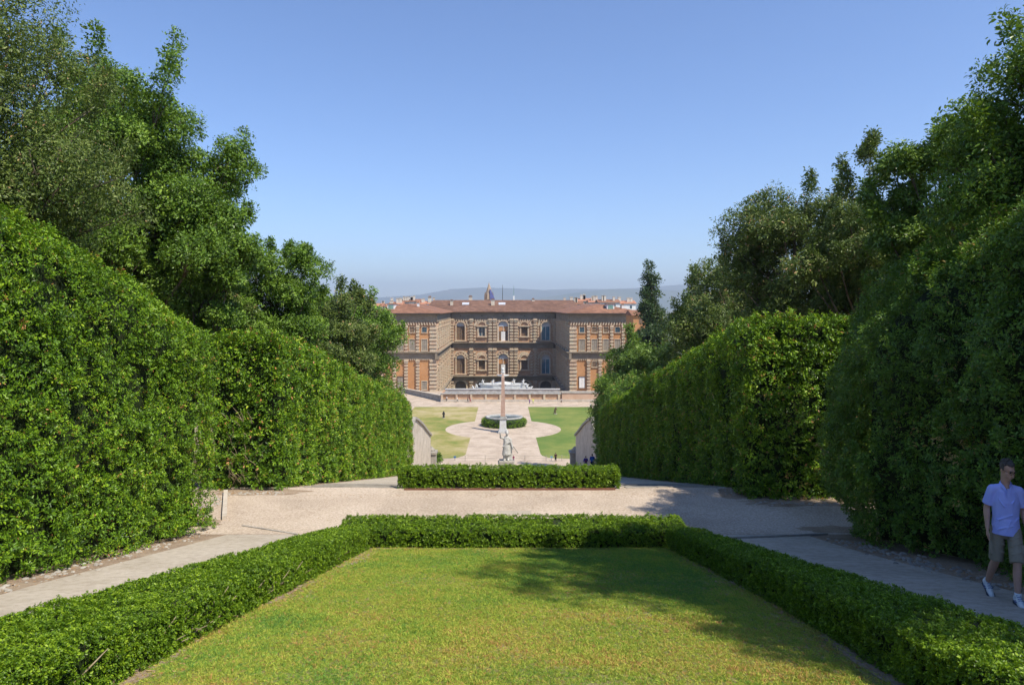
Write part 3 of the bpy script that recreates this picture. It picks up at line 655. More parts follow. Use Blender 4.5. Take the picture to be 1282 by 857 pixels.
tree('holm_oak', 'unseen-from-path holm oak shading the lawn from beyond the right edge', g0(12.5, 5), 0, (12.1, 4.1, 7.0), (3.5, 4.9, 4.9), 56, 80000, LAUREL_DARK, (8, .18, .13, .06), 51, spikes=16, group=G2)
bpy.data.objects[[o.name for o in COL.objects if o.get('label', '').startswith('unseen')][0]]['label'] = 'tall holm oak standing over the overgrown right hedge, nearest the camera'
# small shrubs by the wall piers
tree('shrub', 'small green shrub beside the left wall pier', (-12.0, 116.5, gz(116)), 0, (-11.9, 117, -26.2), (1.2, 1.0, 1.6), 9, 3000, OAK, (6, .22, .2, .1), 52, cat='shrub', trunk_r=.08)
hedge('tall_hedge', 'dark clipped hedge closing the far right end, behind the retaining wall',
      [[(9.4, y, gz(y)), (9.4, y, gz(y) + 7), (9.6, y, gz(y) + 7.3), (12.6, y, gz(y) + 7.3), (12.8, y, gz(y) + 7), (12.8, y, gz(y))] for y in (52, 60, 70)],
      [22, 22, 20, 8, 2], LAUREL_DARK, (7, .2, .17, .08), amp=.2, seed=15, ends=(1, 1), wisps=100, thick=.3, inset=.3, bfreq=.8)
hedge('tall_hedge', 'clipped hedge on the embankment behind the left retaining wall',
      [[(-15.5, y, z), (-15.5, y, z + 2.6), (-15.2, y, z + 3), (-13.4, y, z + 3), (-13.1, y, z + 2.6), (-13.1, y, z)] for y, z in ((58, -13.4), (88, -14.6))],
      [4, 10, 20, 24, 24], LAUREL, (7, .2, .17, .08), amp=.2, seed=16, ends=(1, 1), wisps=60, thick=.3, inset=.3, bfreq=.8)

# ------------------------------------------------------------------ retaining walls, piers, fence, statue
def slopewall(sg, label):
    e = empty('retaining_wall', (sg * 12.3, 98, gz(98)), label, 'wall')
    b = MB(); Y = [88.5, 92, 95, 101, 107, 113]; Z = [-16.4, -15.2, -15.9, -17.6, -19.6, -21.5]
    vs = []
    for y, z in zip(Y, Z): vs += [(sg * 12.0, y, gz(y) - .3), (sg * 12.0, y, z), (sg * 12.7, y, z), (sg * 12.7, y, gz(y) - .3)]
    fs = []
    for i in range(len(Y) - 1):
        o = 4 * i
        for j in range(3): fs.append((o + j, o + j + 1, o + 4 + j + 1, o + 4 + j))
    fs += [(0, 1, 2, 3), (len(vs) - 4, len(vs) - 3, len(vs) - 2, len(vs) - 1)]
    b.add(vs, fs); b.build('wall', PALES, e)
    for i in range(len(Y) - 1):
        n = 3
        for q in range(n):
            y0 = Y[i] + (Y[i + 1] - Y[i]) * q / n + .02; y1 = Y[i] + (Y[i + 1] - Y[i]) * (q + 1) / n - .02
            z0, z1 = [float(np.interp(t, Y, Z)) for t in (y0, y1)]; c = MB()
            a, d = sg * 11.75, sg * 12.95
            c.hexa([(a, y0, z0 + .01), (d, y0, z0 + .01), (d, y1, z1 + .01), (a, y1, z1 + .01), (a, y0, z0 + .32), (d, y0, z0 + .32), (d, y1, z1 + .32), (a, y1, z1 + .32)])
            c.build('coping', STONE, e)
    p = empty('wall_pier', (sg * 12.0, 114.6, gz(114.6)), label.replace('long', 'short').split(' retaining')[0] + ' stone pier at the foot of the ramp wall', 'pier')
    z = gz(114.6); q = MB(); q.box(sg * 12 - .75, sg * 12 + .75, 113.6, 115.4, z - .5, z + 2.6); q.build('shaft', STONE, p)
    q = MB(); q.box(sg * 12 - .95, sg * 12 + .95, 113.4, 115.6, z + 2.6, z + 2.95); q.build('cap', STONE, p)
    q = MB(); q.lathe([(.55, 0), (.6, .3), (.3, .55), (.1, .8)], 10, (sg * 12, 114.5, z + 2.95)); q.build('finial', STONE, p)
slopewall(-1, 'long sunlit retaining wall with sloping coping at left')
slopewall(1, 'long shaded retaining wall with sloping coping at right')

fence = empty('rope_fence', (0, 125.6, gz(125.6)), 'thin wire fence on slender posts along the near edge of the amphitheatre floor', 'fence')
FX = [-11.2, -7.0, -3.3, 0.6, 4.0, 7.9, 10.8]
zf = gz(125.6)
for x in FX:
    q = MB(); q.lathe([(.045, 0), (.045, 1.05), (.03, 1.1)], 6, (x, 125.6, zf)); q.build('post', STONE, fence)
for h in (.55, .98):
    q = MB(); q.box(-11.9, 11.9, 125.58, 125.62, zf + h, zf + h + .03); q.build('wire', STONE, fence)

# figures -----------------------------------------------------------
def cone(b, p, q, r1, r2, n=12, cap=True, flat=1.0, ax=None):
    p = Vector(p); q = Vector(q); d = q - p; L = d.length; d.normalize()
    a = Vector(ax) if ax else (Vector((1, 0, 0)) if abs(d.x) < .8 else Vector((0, 1, 0)))
    a = (a - d * a.dot(d)).normalized(); c = d.cross(a)
    prof = []
    if cap: prof += [(-r1, .02 * r1), (-.86 * r1, .5 * r1), (-.5 * r1, .86 * r1)]
    prof += [(0, r1), (L * .33, r1 + (r2 - r1) * .33), (L * .66, r1 + (r2 - r1) * .66), (L, r2)]
    if cap: prof += [(L + .5 * r2, .86 * r2), (L + .86 * r2, .5 * r2), (L + r2, .02 * r2)]
    vs = []; fs = []
    for t, r in prof:
        for i in range(n):
            an = 6.28318 * i / n; vs.append(p + d * t + a * r * math.cos(an) + c * r * flat * math.sin(an))
    for j in range(len(prof) - 1):
        for i in range(n): fs.append((j * n + i, j * n + (i + 1) % n, (j + 1) * n + (i + 1) % n, (j + 1) * n + i))
    fs.append(tuple(range(n - 1, -1, -1))); fs.append(tuple((len(prof) - 1) * n + i for i in range(n)))
    b.add(vs, fs)
def ell(b, c, r, M3=None, n=14):
    vs = []; fs = []; h = n // 2
    for j in range(h + 1):
        t = math.pi * j / h
        for i in range(n):
            a = 6.28318 * i / n; v = Vector((r[0] * max(.02, math.sin(t)) * math.cos(a), r[1] * max(.02, math.sin(t)) * math.sin(a), -r[2] * math.cos(t)))
            if M3: v = M3 @ v
            vs.append(v + Vector(c))
    for j in range(h):
        for i in range(n): fs.append((j * n + i, j * n + (i + 1) % n, (j + 1) * n + (i + 1) % n, (j + 1) * n + i))
    fs.append(tuple(range(n - 1, -1, -1))); fs.append(tuple(h * n + i for i in range(n)))
    b.add(vs, fs)
def fuse(b, name, vox, m, parent, smooth=2, label=None):
    me = b.mesh(name + '_raw'); o = bpy.data.objects.new('tmp', me); COL.objects.link(o)
    md = o.modifiers.new('r', 'REMESH'); md.mode = 'VOXEL'; md.voxel_size = vox; md.use_smooth_shade = True
    sm = o.modifiers.new('s', 'SMOOTH'); sm.iterations = smooth; sm.factor = .5
    dg = bpy.context.evaluated_depsgraph_get(); dg.update()
    out = bpy.data.meshes.new_from_object(o.evaluated_get(dg)); bpy.data.objects.remove(o); bpy.data.meshes.remove(me)
    out.name = name; out.materials.clear()
    ob = link(name, out, m, parent, True)
    if label: ob['label'] = label
    return ob
SKIN = M('skin', [(.46, .26, .18), (.54, .32, .23)], 6, rough=.55, spec=.3)
CLOTH = {}
def cloth(c, rough=.9):
    k = tuple(c)
    if k not in CLOTH: CLOTH[k] = M('cloth', [tuple(q * .85 for q in c), tuple(min(1, q * 1.1) for q in c)], 9, rough=rough)
    return CLOTH[k]
HAIRM = M('dark_hair', [(.022, .015, .011), (.045, .032, .024)], 40, rough=.6)
GREYHAIR = M('greying_hair', [(.05, .042, .036), (.10, .088, .078)], 40, rough=.6)
def person(loc, rz, label, shirt, pants, stride=.3, h=1.72, vox=.028, hair=HAIRM, bag=None, skirt=False, group='visitors in the gardens below'):
    e = empty('person', loc, label, 'person', group, rz); s = h / 1.75; e.scale = (s, s, s); k = stride
    J = dict(hL=(.09, 0, .9), hR=(-.09, 0, .9), kL=(.09, -k * .55 - .03, .5), aL=(.09, -k * .7, .08), kR=(-.09, k * .2 - .04, .49), aR=(-.09, k * .8, .10),
             sL=(.18, 0, 1.42), sR=(-.18, 0, 1.42), eL=(.24, k * .3, 1.14), wL=(.22, k * .2 - .12, .92), eR=(-.24, -k * .3, 1.14), wR=(-.22, -k * .6 - .08, .95))
    b = MB(); ell(b, (0, -.01, 1.62), (.075, .095, .12)); cone(b, (0, 0, 1.4), (0, 0, 1.55), .055, .05)
    ell(b, (0, 0, 1.15), (.15, .1, .33))
    for a in 'LR':
        cone(b, J['h' + a], J['k' + a], .075, .055); cone(b, J['k' + a], J['a' + a], .055, .035); f = Vector(J['a' + a])
        cone(b, f + Vector((0, .03, -.04)), f + Vector((0, -.16, -.05)), .04, .035)
        cone(b, J['s' + a], J['e' + a], .05, .04); cone(b, J['e' + a], J['w' + a], .04, .03); w = Vector(J['w' + a]); cone(b, w, w + Vector((0, -.02, -.09)), .033, .025)
    fuse(b, 'body', vox, SKIN, e, 1)
    b = MB(); cone(b, (0, 0, .9), (0, 0, 1.2), .165, .15, cap=False, flat=.72, ax=(1, 0, 0)); cone(b, (0, 0, 1.2), (0, 0, 1.46), .15, .1, cap=False, flat=.68, ax=(1, 0, 0))
    for a in 'LR': cone(b, J['s' + a], J['e' + a], .068, .062)
    cone(b, J['sL'], J['sR'], .065, .065)
    fuse(b, 'shirt', vox, cloth(shirt), e, 1)
    b = MB(); ell(b, (0, 0, .92), (.165, .125, .13))
    if skirt: cone(b, (0, 0, .95), (0, 0, .45), .16, .24, cap=False)
    else:
        for a in 'LR': cone(b, J['h' + a], J['k' + a], .095, .075, cap=True); cone(b, J['k' + a], Vector(J['k' + a]).lerp(Vector(J['a' + a]), .85), .073, .06, cap=False)
    fuse(b, 'trousers' if not skirt else 'skirt', vox, cloth(pants), e, 1)
    b = MB(); ell(b, (0, .02, 1.67), (.088, .10, .10)); fuse(b, 'hair', vox, hair, e, 1)
    if bag: b = MB(); ell(b, (0, .17, 1.2), (.14, .09, .22)); fuse(b, 'backpack', vox, cloth(bag), e, 1)
    return e
def px(u, v, d=None, z=None):
    if d is None: d = -z * F / (v - 383)
    return ((u - 630) * d / F, d)
ZF = gz(150) + .01
def pp(u, v, *a, **k):
    x, y = px(u, v, z=ZF); return person((x, y, ZF), *a, **k)
pp(559.5, 503, R(80), 'visitor in a white top and dark trousers striding along the terrace wall, leftmost', (.7, .7, .7), (.03, .03, .035), .4, 1.75)
pp(572.5, 503.5, R(80), 'visitor in a white top and grey trousers, second from the left along the terrace wall', (.7, .7, .68), (.16, .16, .15), .35, 1.6)
pp(585.5, 503.5, R(80), 'visitor in dark clothes walking close beside the one in red', (.06, .04, .06), (.04, .04, .06), .3, 1.65)
pp(588.5, 504, R(80), 'visitor dressed all in dark red before the terrace wall', (.30, .02, .04), (.25, .03, .05), .35, 1.85)
pp(663, 505.5, R(-20), 'visitor in a purple top before the terrace wall, right of the fountain', (.25, .10, .28), (.10, .08, .2), .2, 1.5)
pp(667.5, 505.5, R(20), 'visitor in a yellow green top beside the one in purple', (.55, .6, .12), (.4, .42, .2), .2, 1.65)
pp(702.5, 504, R(60), 'dark-dressed visitor with white sleeves near the right end of the terrace wall', (.6, .6, .6), (.02, .02, .025), .15, 1.3)
pp(739, 511.5, R(80), 'visitor in a white shirt half hidden by the dark evergreen at right', (.7, .68, .62), (.12, .1, .09), .4, 1.8)
x, y = px(643, 578.3, z=ZF); person((x, 124.8, gz(124.8)), R(15), 'small visitor in purple beside the pedestal of the marble statue', (.20, .04, .09), (.06, .03, .12), .1, 1.25, bag=(.15, .03, .05))
x, y = px(695.5, 578, z=ZF); person((8.4 + 1.2, 124.9, gz(124.9)), R(190), 'woman in a dark top at the wire fence before the right lawn', (.06, .03, .03), (.015, .015, .015), .1, 1.7)
def ps(u, d, *a, **k): return person(((u - 630) * d / F, d, gz(d)), *a, **k)
ps(733.5, 73, R(170), 'shorter person in a blue and purple top walking down the ramp in shade', (.05, .05, .30), (.05, .04, .12), .3, 1.6, bag=(.14, .03, .10), group='pair on the ramp')
ps(741.5, 72, R(180), 'taller person in a bright blue jacket with backpack walking down the ramp', (.02, .07, .38), (.015, .02, .05), .3, 1.82, bag=(.03, .12, .45), group='pair on the ramp')
person((-16.6, 216, -28.5), R(100), 'visitor in dark clothing on the forecourt beside the left palace wing', (.05, .05, .05), (.02, .02, .03), .2, 1.75)

# statues on the far lawns
def lawn_statue(u, v, h, label, lean, m, phi):
    x, y = px(u, v, z=ZF); e = empty('bronze_statue', (x, y, ZF), label, 'statue'); b = MB(); L = lean
    cone(b, (-.15 - L, 0, .05), (-.1 - L * .5, 0, h * .5), .12, .14); cone(b, (.15 - L * .6, 0, .05), (.08 - L * .3, 0, h * .5), .12, .14)
    cone(b, (-L * .4, 0, h * .5), (L * .3, 0, h * .8), .2, .24); ell(b, (L * .5, 0, h * .93), (.13, .14, .17))
    cone(b, (L * .3 + .2, 0, h * .8), (L * .3 + .3, 0, h * .5), .08, .06); cone(b, (L * .3 - .2, 0, h * .8), (L * .1 - .35, 0, h * .52), .08, .06)
    fuse(b, 'figure', .05, m, e, 1); q = MB(); q.lathe([(.45, 0), (.42, .12)], 12, (0, 0, 0)); 
    ob = link('plinth', q.mesh('plinth'), STONE, e)
lawn_statue(555.5, 523, 1.75, 'dark standing bronze figure on the left lawn', 0, DARKMETAL, 0)
BRONZE = M('brown_bronze', [(.10, .07, .04), (.16, .12, .08)], 2, rough=.6)
lawn_statue(695.5, 518, 1.9, 'brown leaning striding figure on the right lawn', .28, BRONZE, 0)
# information boards
for u, v, c, lab in ((569.5, 576, (.05, .16, .36), 'small blue sign on a post on the left lawn'), (690.5, 576, (.16, .36, .42), 'small pale blue sign on a post at the right lawn edge')):
    x, y = px(u, v, z=ZF); e = empty('sign', (x, y, ZF), lab, 'sign'); q = MB(); q.box(x - .03, x + .03, y - .03, y + .03, ZF, ZF + .6); q.build('post', DARKMETAL, e)
    q = MB(); q.box(x - .22, x + .22, y - .05, y - .03, ZF + .42, ZF + .78); q.build('board', cloth(c, .5), e)

# marble statue on pedestal
sx, sy = .27, 59.0; sz = gz(sy)
stt = empty('marble_statue', (sx, sy, sz), 'weathered white marble statue of a draped figure with one arm raised, on a pedestal', 'statue')
q = MB(); q.box(sx - .55, sx + .55, sy - .55, sy + .55, sz - .1, sz + .72); q.build('pedestal', MARBLE, stt)
q = MB(); q.box(sx - .72, sx + .72, sy - .7, sy + .7, sz + .72, sz + .90); q.box(sx - .62, sx + .62, sy - .6, sy + .6, sz + .9, sz + 1.05); q.build('pedestal_cap', STONE, stt)
b = MB(); o = Vector((0, 0, 1.05))
def O(x, y, z): return (x, y, z + 1.05)
cone(b, O(-.16, -.05, .06), O(-.13, -.05, .75), .13, .15); cone(b, O(.14, .05, .06), O(.12, .02, .75), .14, .15)
cone(b, O(-.18, -.18, .05), O(-.16, -.02, .05), .09, .09); cone(b, O(.16, -.16, .05), O(.15, .02, .05), .09, .09)
cone(b, O(-.02, 0, .55), O(0, 0, 1.25), .33, .27, flat=.75, ax=(1, 0, 0)); cone(b, O(0, 0, 1.2), O(.02, 0, 1.85), .25, .28, flat=.65, ax=(1, 0, 0))
cone(b, O(.02, 0, 1.95), O(.04, -.03, 2.2), .09, .09); ell(b, O(.06, -.06, 2.36), (.14, .17, .2)); ell(b, O(.07, 0, 2.43), (.17, .18, .17))
cone(b, O(-.24, 0, 1.92), O(-.50, -.1, 1.98), .11, .08); cone(b, O(-.5, -.1, 1.98), O(-.52, -.25, 2.36), .075, .06); ell(b, O(-.53, -.27, 2.44), (.07, .06, .1))
cone(b, O(.28, 0, 1.85), O(.47, .0, 1.35), .11, .09); cone(b, O(.47, 0, 1.35), O(.55, -.1, 1.1), .08, .06); ell(b, O(.57, -.12, 1.02), (.07, .07, .1))
cone(b, O(.36, .1, .1), O(.36, .12, 1.75), .16, .12)
for k in range(9):
    a = k / 9 * 3.1 + .1; cone(b, O(.34 * math.cos(a), -.26 * math.sin(a) - .02, .5 + .05 * (k % 2)), O(.2 * math.cos(a + .25), -.18 * math.sin(a + .2), 1.75), .045, .03)
cone(b, O(-.3, -.16, 1.2), O(.3, -.2, 1.62), .06, .07)
fuse(b, 'figure', .03, MARBLE, stt, 1)
b = MB(); cone(b, O(.62, -.14, 1.22), O(.98, -.2, .72), .035, .05); link('staff', b.mesh('staff'), STONE, stt, True)

# obelisk, basin, round hedge
ox, oy = -.05, 154.0; oz = ZF
ob = empty('obelisk', (ox, oy, oz), 'slender pink granite obelisk on a tall white pedestal at the centre of the floor', 'obelisk')
q = MB(); q.box(ox - 1.05, ox + 1.05, oy - 1.05, oy + 1.05, oz, oz + .45); q.box(ox - .9, ox + .9, oy - .9, oy + .9, oz + .45, oz + .8); q.build('step', WHITEM, ob)
q = MB(); q.lathe([(1.1, .8), (1.0, 3.1)], 4, (ox, oy, oz), rot=math.pi / 4); q.build('pedestal', WHITEM, ob)
q = MB(); q.box(ox - .88, ox + .88, oy - .88, oy + .88, oz + 3.1, oz + 3.38); q.box(ox - .6, ox + .6, oy - .6, oy + .6, oz + 3.38, oz + 3.7); q.build('cornice', GREYG, ob)
q = MB(); q.lathe([(.76, 3.7), (.76, 4.2), (.70, 4.25), (.47, 12.4), (.02, 13.3)], 4, (ox, oy, oz), rot=math.pi / 4); q.build('shaft', PINKG, ob)
bs = empty('granite_basin', (.2, 163, oz), 'broad grey granite basin behind the obelisk', 'basin')
q = MB(); q.lathe([(2.6, 0), (3.0, .5), (3.9, 1.35), (4.1, 1.7), (4.45, 1.85), (4.45, 2.2), (4.1, 2.25), (3.9, 2.0), (3.3, 1.4), (.1, 1.2)], 32, (.2, 163, oz), sy=.8); q.build('bowl', GREYG, bs, True)
q = MB(); q.lathe([(4.0, 1.9), (3.98, 1.93)], 32, (.2, 163, oz), sy=.79); q.build('water', GLASS, bs)
ring = []
for k in range(25):
    a = 2 * math.pi * k / 24; c, s = math.cos(a), math.sin(a); f = lambda r_, z: (.2 + c * r_, 163 + s * r_ * .85, oz + z)
    ring.append([f(4.3, 0), f(4.3, 1.45), f(4.4, 1.55), f(5.1, 1.55), f(5.25, 1.4), f(5.25, 0)])
hedge('low_hedge', 'round clipped hedge encircling the granite basin', ring, [2, 8, 22, 22, 22], BOX, (7, .2, .17, .1), amp=.04, seed=25, ends=(0, 0), thick=.12, inset=.12, bfreq=1)

# ------------------------------------------------------------------ terrace wall and fountain
tw_ = empty('terrace_wall', (0, 203, -28.5), 'long low masonry terrace wall in front of the palace court', 'wall')
q = MB(); q.box(-18.6, 17.2, 203.4, 213, -37, -26.15); q.build('wall', PIETRA, tw_)
q = MB(); q.box(-18.6, 17.2, 202.9, 203.38, -28.6, -27.75); q.build('base', PALES, tw_)
q = MB(); q.box(-18.8, 17.3, 202.95, 204.2, -26.14, -25.95); q.build('coping', GREYG, tw_)
for k in range(9):
    x = -18.2 + k * 4.35; q = MB(); q.box(x - .3, x + .3, 203.05, 203.39, -27.74, -26.16); q.build('pilaster', PIETRA_L, tw_)
q = MB(); q.box(-17.6, 17.2, 207.5, 208.2, -26.1, -25.35); q.box(-17.6, 17.2, 204.8, 205.2, -26.1, -25.75); q.build('pool_wall', GREYG, tw_)
q = MB(); q.box(-17.7, 17.3, 207.35, 208.35, -25.34, -25.12); q.build('pool_rim', WHITEM, tw_)
rw = empty('block_wall', (24, 203, -28.5), 'plain pink rendered wall block at the right end of the terrace wall', 'wall')
q = MB(); q.box(17.45, 32, 203, 206, -29, -25.9); q.build('wall', M('pink_render', [(.46, .30, .20), (.56, .39, .28)], .4, cols2=[(.3, .2, .14), (.58, .42, .3)], scale2=1.2), rw)
q = MB(); q.box(17.35, 32.1, 202.85, 206.1, -25.89, -25.6); q.build('coping', STONE, rw)
q = MB(); q.box(17.4, 32.05, 202.6, 202.98, -29, -27.7); q.build('base', PALES, rw)
lw = empty('parapet_wall', (-25, 215, -28.5), 'low stone parapet running from the terrace to the left palace wing', 'wall')
q = MB(); q.hexa([(-18.7, 204.5, -28.6), (-18.2, 205.1, -28.6), (-33, 226.6, -28.6), (-33.5, 226, -28.6), (-18.7, 204.5, -26.9), (-18.2, 205.1, -26.9), (-33, 226.6, -27.3), (-33.5, 226, -27.3)]); q.build('wall', STONE, lw)
q = MB(); q.hexa([(-18.8, 204.4, -26.89), (-18.0, 205.2, -26.89), (-32.9, 226.7, -27.29), (-33.6, 225.9, -27.29), (-18.8, 204.4, -26.7), (-18.0, 205.2, -26.7), (-32.9, 226.7, -27.1), (-33.6, 225.9, -27.1)]); q.build('coping', PALES, lw)

fx, fy, fz = -.1, 210.5, -26.1
fo = empty('fountain', (fx, fy, fz), 'white marble fountain with tiered basins and figures on the terrace', 'fountain')
q = MB(); q.lathe([(9.0, 0), (9.0, .7), (9.3, .8), (9.3, 1.05), (8.6, 1.05), (8.6, .7), (.1, .7)], 8, (fx, fy, fz), sy=.33, rot=math.pi / 8); q.build('lower_basin', WHITEM, fo)
q = MB(); q.lathe([(7.0, .7), (7.4, 1.1), (7.5, 1.75), (8.0, 1.95), (8.0, 2.25), (7.3, 2.3), (7.2, 2.0), (.1, 2.0)], 8, (fx, fy, fz), sy=.3, rot=math.pi / 8); q.build('middle_basin', WHITEM, fo)
q = MB(); q.lathe([(3.4, 2.0), (3.2, 2.5), (2.0, 2.7), (.6, 2.9), (.45, 3.8), (.7, 4.1), (.4, 4.3), (.4, 4.6)], 16, (fx, fy, fz), sy=.7); q.build('stem', WHITEM, fo, True)
q = MB(); q.lathe([(.4, 4.3), (1.2, 4.5), (1.95, 4.75), (1.95, 4.9), (1.2, 4.8), (.3, 4.75)], 20, (fx, fy, fz)); q.build('upper_bowl', WHITEM, fo, True)
q = MB(); q.lathe([(.3, 4.7), (.22, 5.4), (.75, 5.75), (.75, 5.9), (.3, 5.9), (.35, 6.3), (.5, 6.6), (.3, 7.0), (.05, 7.2)], 12, (fx, fy, fz)); q.build('finial', WHITEM, fo, True)
for k, (dx, dz, s, ln) in enumerate([(-6.0, 2.2, .95, -.3), (-3.1, 2.2, .95, .2), (3.4, 2.2, 1.05, -.1), (6.2, 2.2, 1.0, .15), (-7.9, 1.05, .8, -.5), (7.4, 1.05, .85, .4), (8.6, .7, .6, .8), (-9.0, .8, .6, -.8)]):
    b = MB(); c = Vector((dx, -1.6, dz))
    def Q(x, y, z): return c + Vector((x, y, z)) * s
    cone(b, Q(-.15, 0, 0), Q(-.05, -.1, .5), .2, .2); cone(b, Q(.3, -.2, .1), Q(.05, -.1, .5), .16, .2)
    cone(b, Q(0, 0, .5), Q(ln * .5, 0, 1.05), .26, .24); ell(b, Q(ln * .7, -.05, 1.42), (.16 * s, .17 * s, .2 * s))
    cone(b, Q(ln * .5 - .25, 0, 1.05), Q(ln * .5 - .6, -.1, .8), .1, .08); cone(b, Q(ln * .5 + .25, 0, 1.05), Q(ln * .5 + .6, -.1, 1.35), .1, .08)
    fuse(b, 'marble_figure', .07, WHITEM, fo, 1)

# ------------------------------------------------------------------ palace
PAL = (0, 229, -28.6)
pal = empty('palace', PAL, 'large rusticated stone palace with two ochre wings round a court and tiled roofs', 'palace')
L0, L1, L2, C0, C1, U1, EV = -37.2, -29.4, -17.8, -16.4, -15.3, -5.3, -2.35
def frame(o, u, n):
    return lambda a, b, z: (o[0] + u[0] * a + n[0] * b, o[1] + u[1] * a + n[1] * b, z)
def arch_pts(cu, hw, spring, n=10):
    return [(cu - hw * math.cos(math.pi * i / n), spring + hw * math.sin(math.pi * i / n)) for i in range(n + 1)]
def wall_open(b, fr, u0, u1, z0, z1, cu, hw, sill, spring, arched, dep=.7, th=0):
    """wall bay with a real opening and its reveals; outer face at n = th"""
    P = [(u0, z0), (u1, z0), (u1, z1), (u0, z1)]
    top = arch_pts(cu, hw, spring) if arched else [(cu - hw, spring), (cu + hw, spring)]
    def quad(a, b_, c, d): b.add([fr(p[0], th, p[1]) for p in (a, b_, c, d)], [(0, 1, 2, 3)])
    quad((u0, z0), (cu - hw, z0), (cu - hw, z1), (u0, z1)); quad((cu + hw, z0), (u1, z0), (u1, z1), (cu + hw, z1))
    if sill > z0 + .01: quad((cu - hw, z0), (cu + hw, z0), (cu + hw, sill), (cu - hw, sill))
    for a, c in zip(top[:-1], top[1:]): quad(a, c, (c[0], z1), (a[0], z1))
    path = [(cu - hw, sill)] + top + [(cu + hw, sill)]
    for a, c in zip(path, path[1:] + path[:1]): b.add([fr(a[0], th, a[1]), fr(c[0], th, c[1]), fr(c[0], th - dep, c[1]), fr(a[0], th - dep, a[1])], [(0, 1, 2, 3)])
def arch_ring(b, fr, cu, hw, w, sill, spring, n0, n1, legs=True, nb=0, k=12):
    if legs:
        b.box(cu - hw - w, cu - hw, n0, n1, sill, spring, fr); b.box(cu + hw, cu + hw + w, n0, n1, sill, spring, fr)
    for i in range(k):
        a0 = math.pi * i / k; a1 = math.pi * (i + 1) / k; nn = n1 + (nb if i % 2 else 0); ww = w + (nb * 2.2 if i % 2 else 0)
        p = [(cu - hw * math.cos(a0), spring + hw * math.sin(a0)), (cu - hw * math.cos(a1), spring + hw * math.sin(a1)),
             (cu - (hw + ww) * math.cos(a1), spring + (hw + ww) * math.sin(a1)), (cu - (hw + ww) * math.cos(a0), spring + (hw + ww) * math.sin(a0))]
        b.hexa([fr(q[0], n0, q[1]) for q in p] + [fr(q[0], nn, q[1]) for q in p])
def lun_panel(b, fr, cu, hw, spring, n):
    pts = arch_pts(cu, hw, spring); b.add([fr(p[0], n, p[1]) for p in pts], [tuple(range(len(pts)))])
def column(fr, u, z0, z1, r=.75, n=10, proud=.25):
    b = MB(); h = (z1 - z0 - 1.3) / n; k = 8
    def half(rr, a, c, nn=0):
        vs = []; fs = []
        for z in (a, c):
            for i in range(k + 1):
                t = math.pi * i / k; vs.append(fr(u - rr * math.cos(t), nn + rr * math.sin(t), z))
        for i in range(k): fs.append((i, i + 1, k + 2 + i, k + 1 + i))
        fs += [tuple(range(k + 1)), tuple(k + 1 + i for i in range(k + 1))]
        b.add(vs, fs)
    b.box(u - r * 1.15, u + r * 1.15, .0, r * 1.25, z0, z0 + .5, fr)
    for i in range(n):
        a = z0 + .5 + i * h; half(r * .60, a, a + h * .42); b.box(u - r, u + r, .0, r * 1.02, a + h * .42, a + h * .98, fr)
    b.box(u - r * 1.2, u + r * 1.2, .0, r * 1.3, z1 - .8, z1 - .35, fr); b.box(u - r * 1.0, u + r * 1.0, .0, r * 1.15, z1 - .35, z1, fr)
    return b.build('column', PIETRA_L, pal)
def courses(b, fr, u0, u1, z0, z1, step=1.22, pr=.42, fill=.60):
    z = z0
    while z + step * fill < z1:
        b.box(u0, u1, .0, pr, z, z + step * fill, fr); z += step
def window_leaf(fr, cu, hw, sill, spring, arched, style, n=-.55):
    """frame with its panes or shutters, set back in the opening"""
    f = MB(); w = .16
    f.box(cu - hw, cu - hw + w, n, n + .12, sill, spring, fr); f.box(cu + hw - w, cu + hw, n, n + .12, sill, spring, fr); f.box(cu - hw + w, cu + hw - w, n, n + .12, spring - w, spring + .05, fr)
    f.box(cu - .08, cu + .08, n, n + .12, sill, spring - w, fr)
    W_ = f.build('window', WHITE if style != 'shut' else SHUT, pal)
    def sub(name, m, u0, u1, z0, z1, nn):
        q = MB(); q.box(u0, u1, nn - .05, nn, z0, z1, fr)
        o = link(name, q.mesh(name, PAL), m, W_)
    m = {'shut': SHUT, 'glass': GLASS, 'blue': GLASSB, 'door': WHITE}[style]
    if style == 'door':
        sub('panel', ORANGE, cu - hw + .02, cu + hw - .02, sill + (spring - sill) * .66, spring, n - .02)
        sub('shutter', SHUT, cu - hw + .02, cu - hw * .42, sill, sill + (spring - sill) * .66, n - .02); sub('shutter', SHUT, cu + hw * .42, cu + hw - .02, sill, sill + (spring - sill) * .66, n - .02)
        sub('door', WHITE, cu - hw * .4, cu + hw * .4, sill, sill + (spring - sill) * .62, n + .05)
    elif style == 'shut':
        sub('shutter', SHUT, cu - hw + .02, cu - .1, sill, spring, n - .03); sub('shutter', SHUT, cu + .1, cu + hw - .02, sill, spring, n - .03)
    else:
        sub('pane', m, cu - hw + .02, cu - .02, sill, spring, n - .03); sub('pane', m, cu + .02, cu + hw - .02, sill, spring, n - .03)
    if arched:
        q = MB(); lun_panel(q, fr, cu, hw, spring, n); o = link('lunette', q.mesh('lunette', PAL), LUN, W_)
def entab(name, fr, u0, u1, z0, z1, out0, out1, m):
    b = MB(); b.box(u0, u1, -.3, out0, z0, z1 - .55, fr); b.box(u0 - .0, u1 + .0, -.3, (out0 + out1) / 2, z1 - .54, z1 - .3, fr); b.box(u0, u1, -.3, out1, z1 - .29, z1, fr)
    return b.build(name, m, pal)
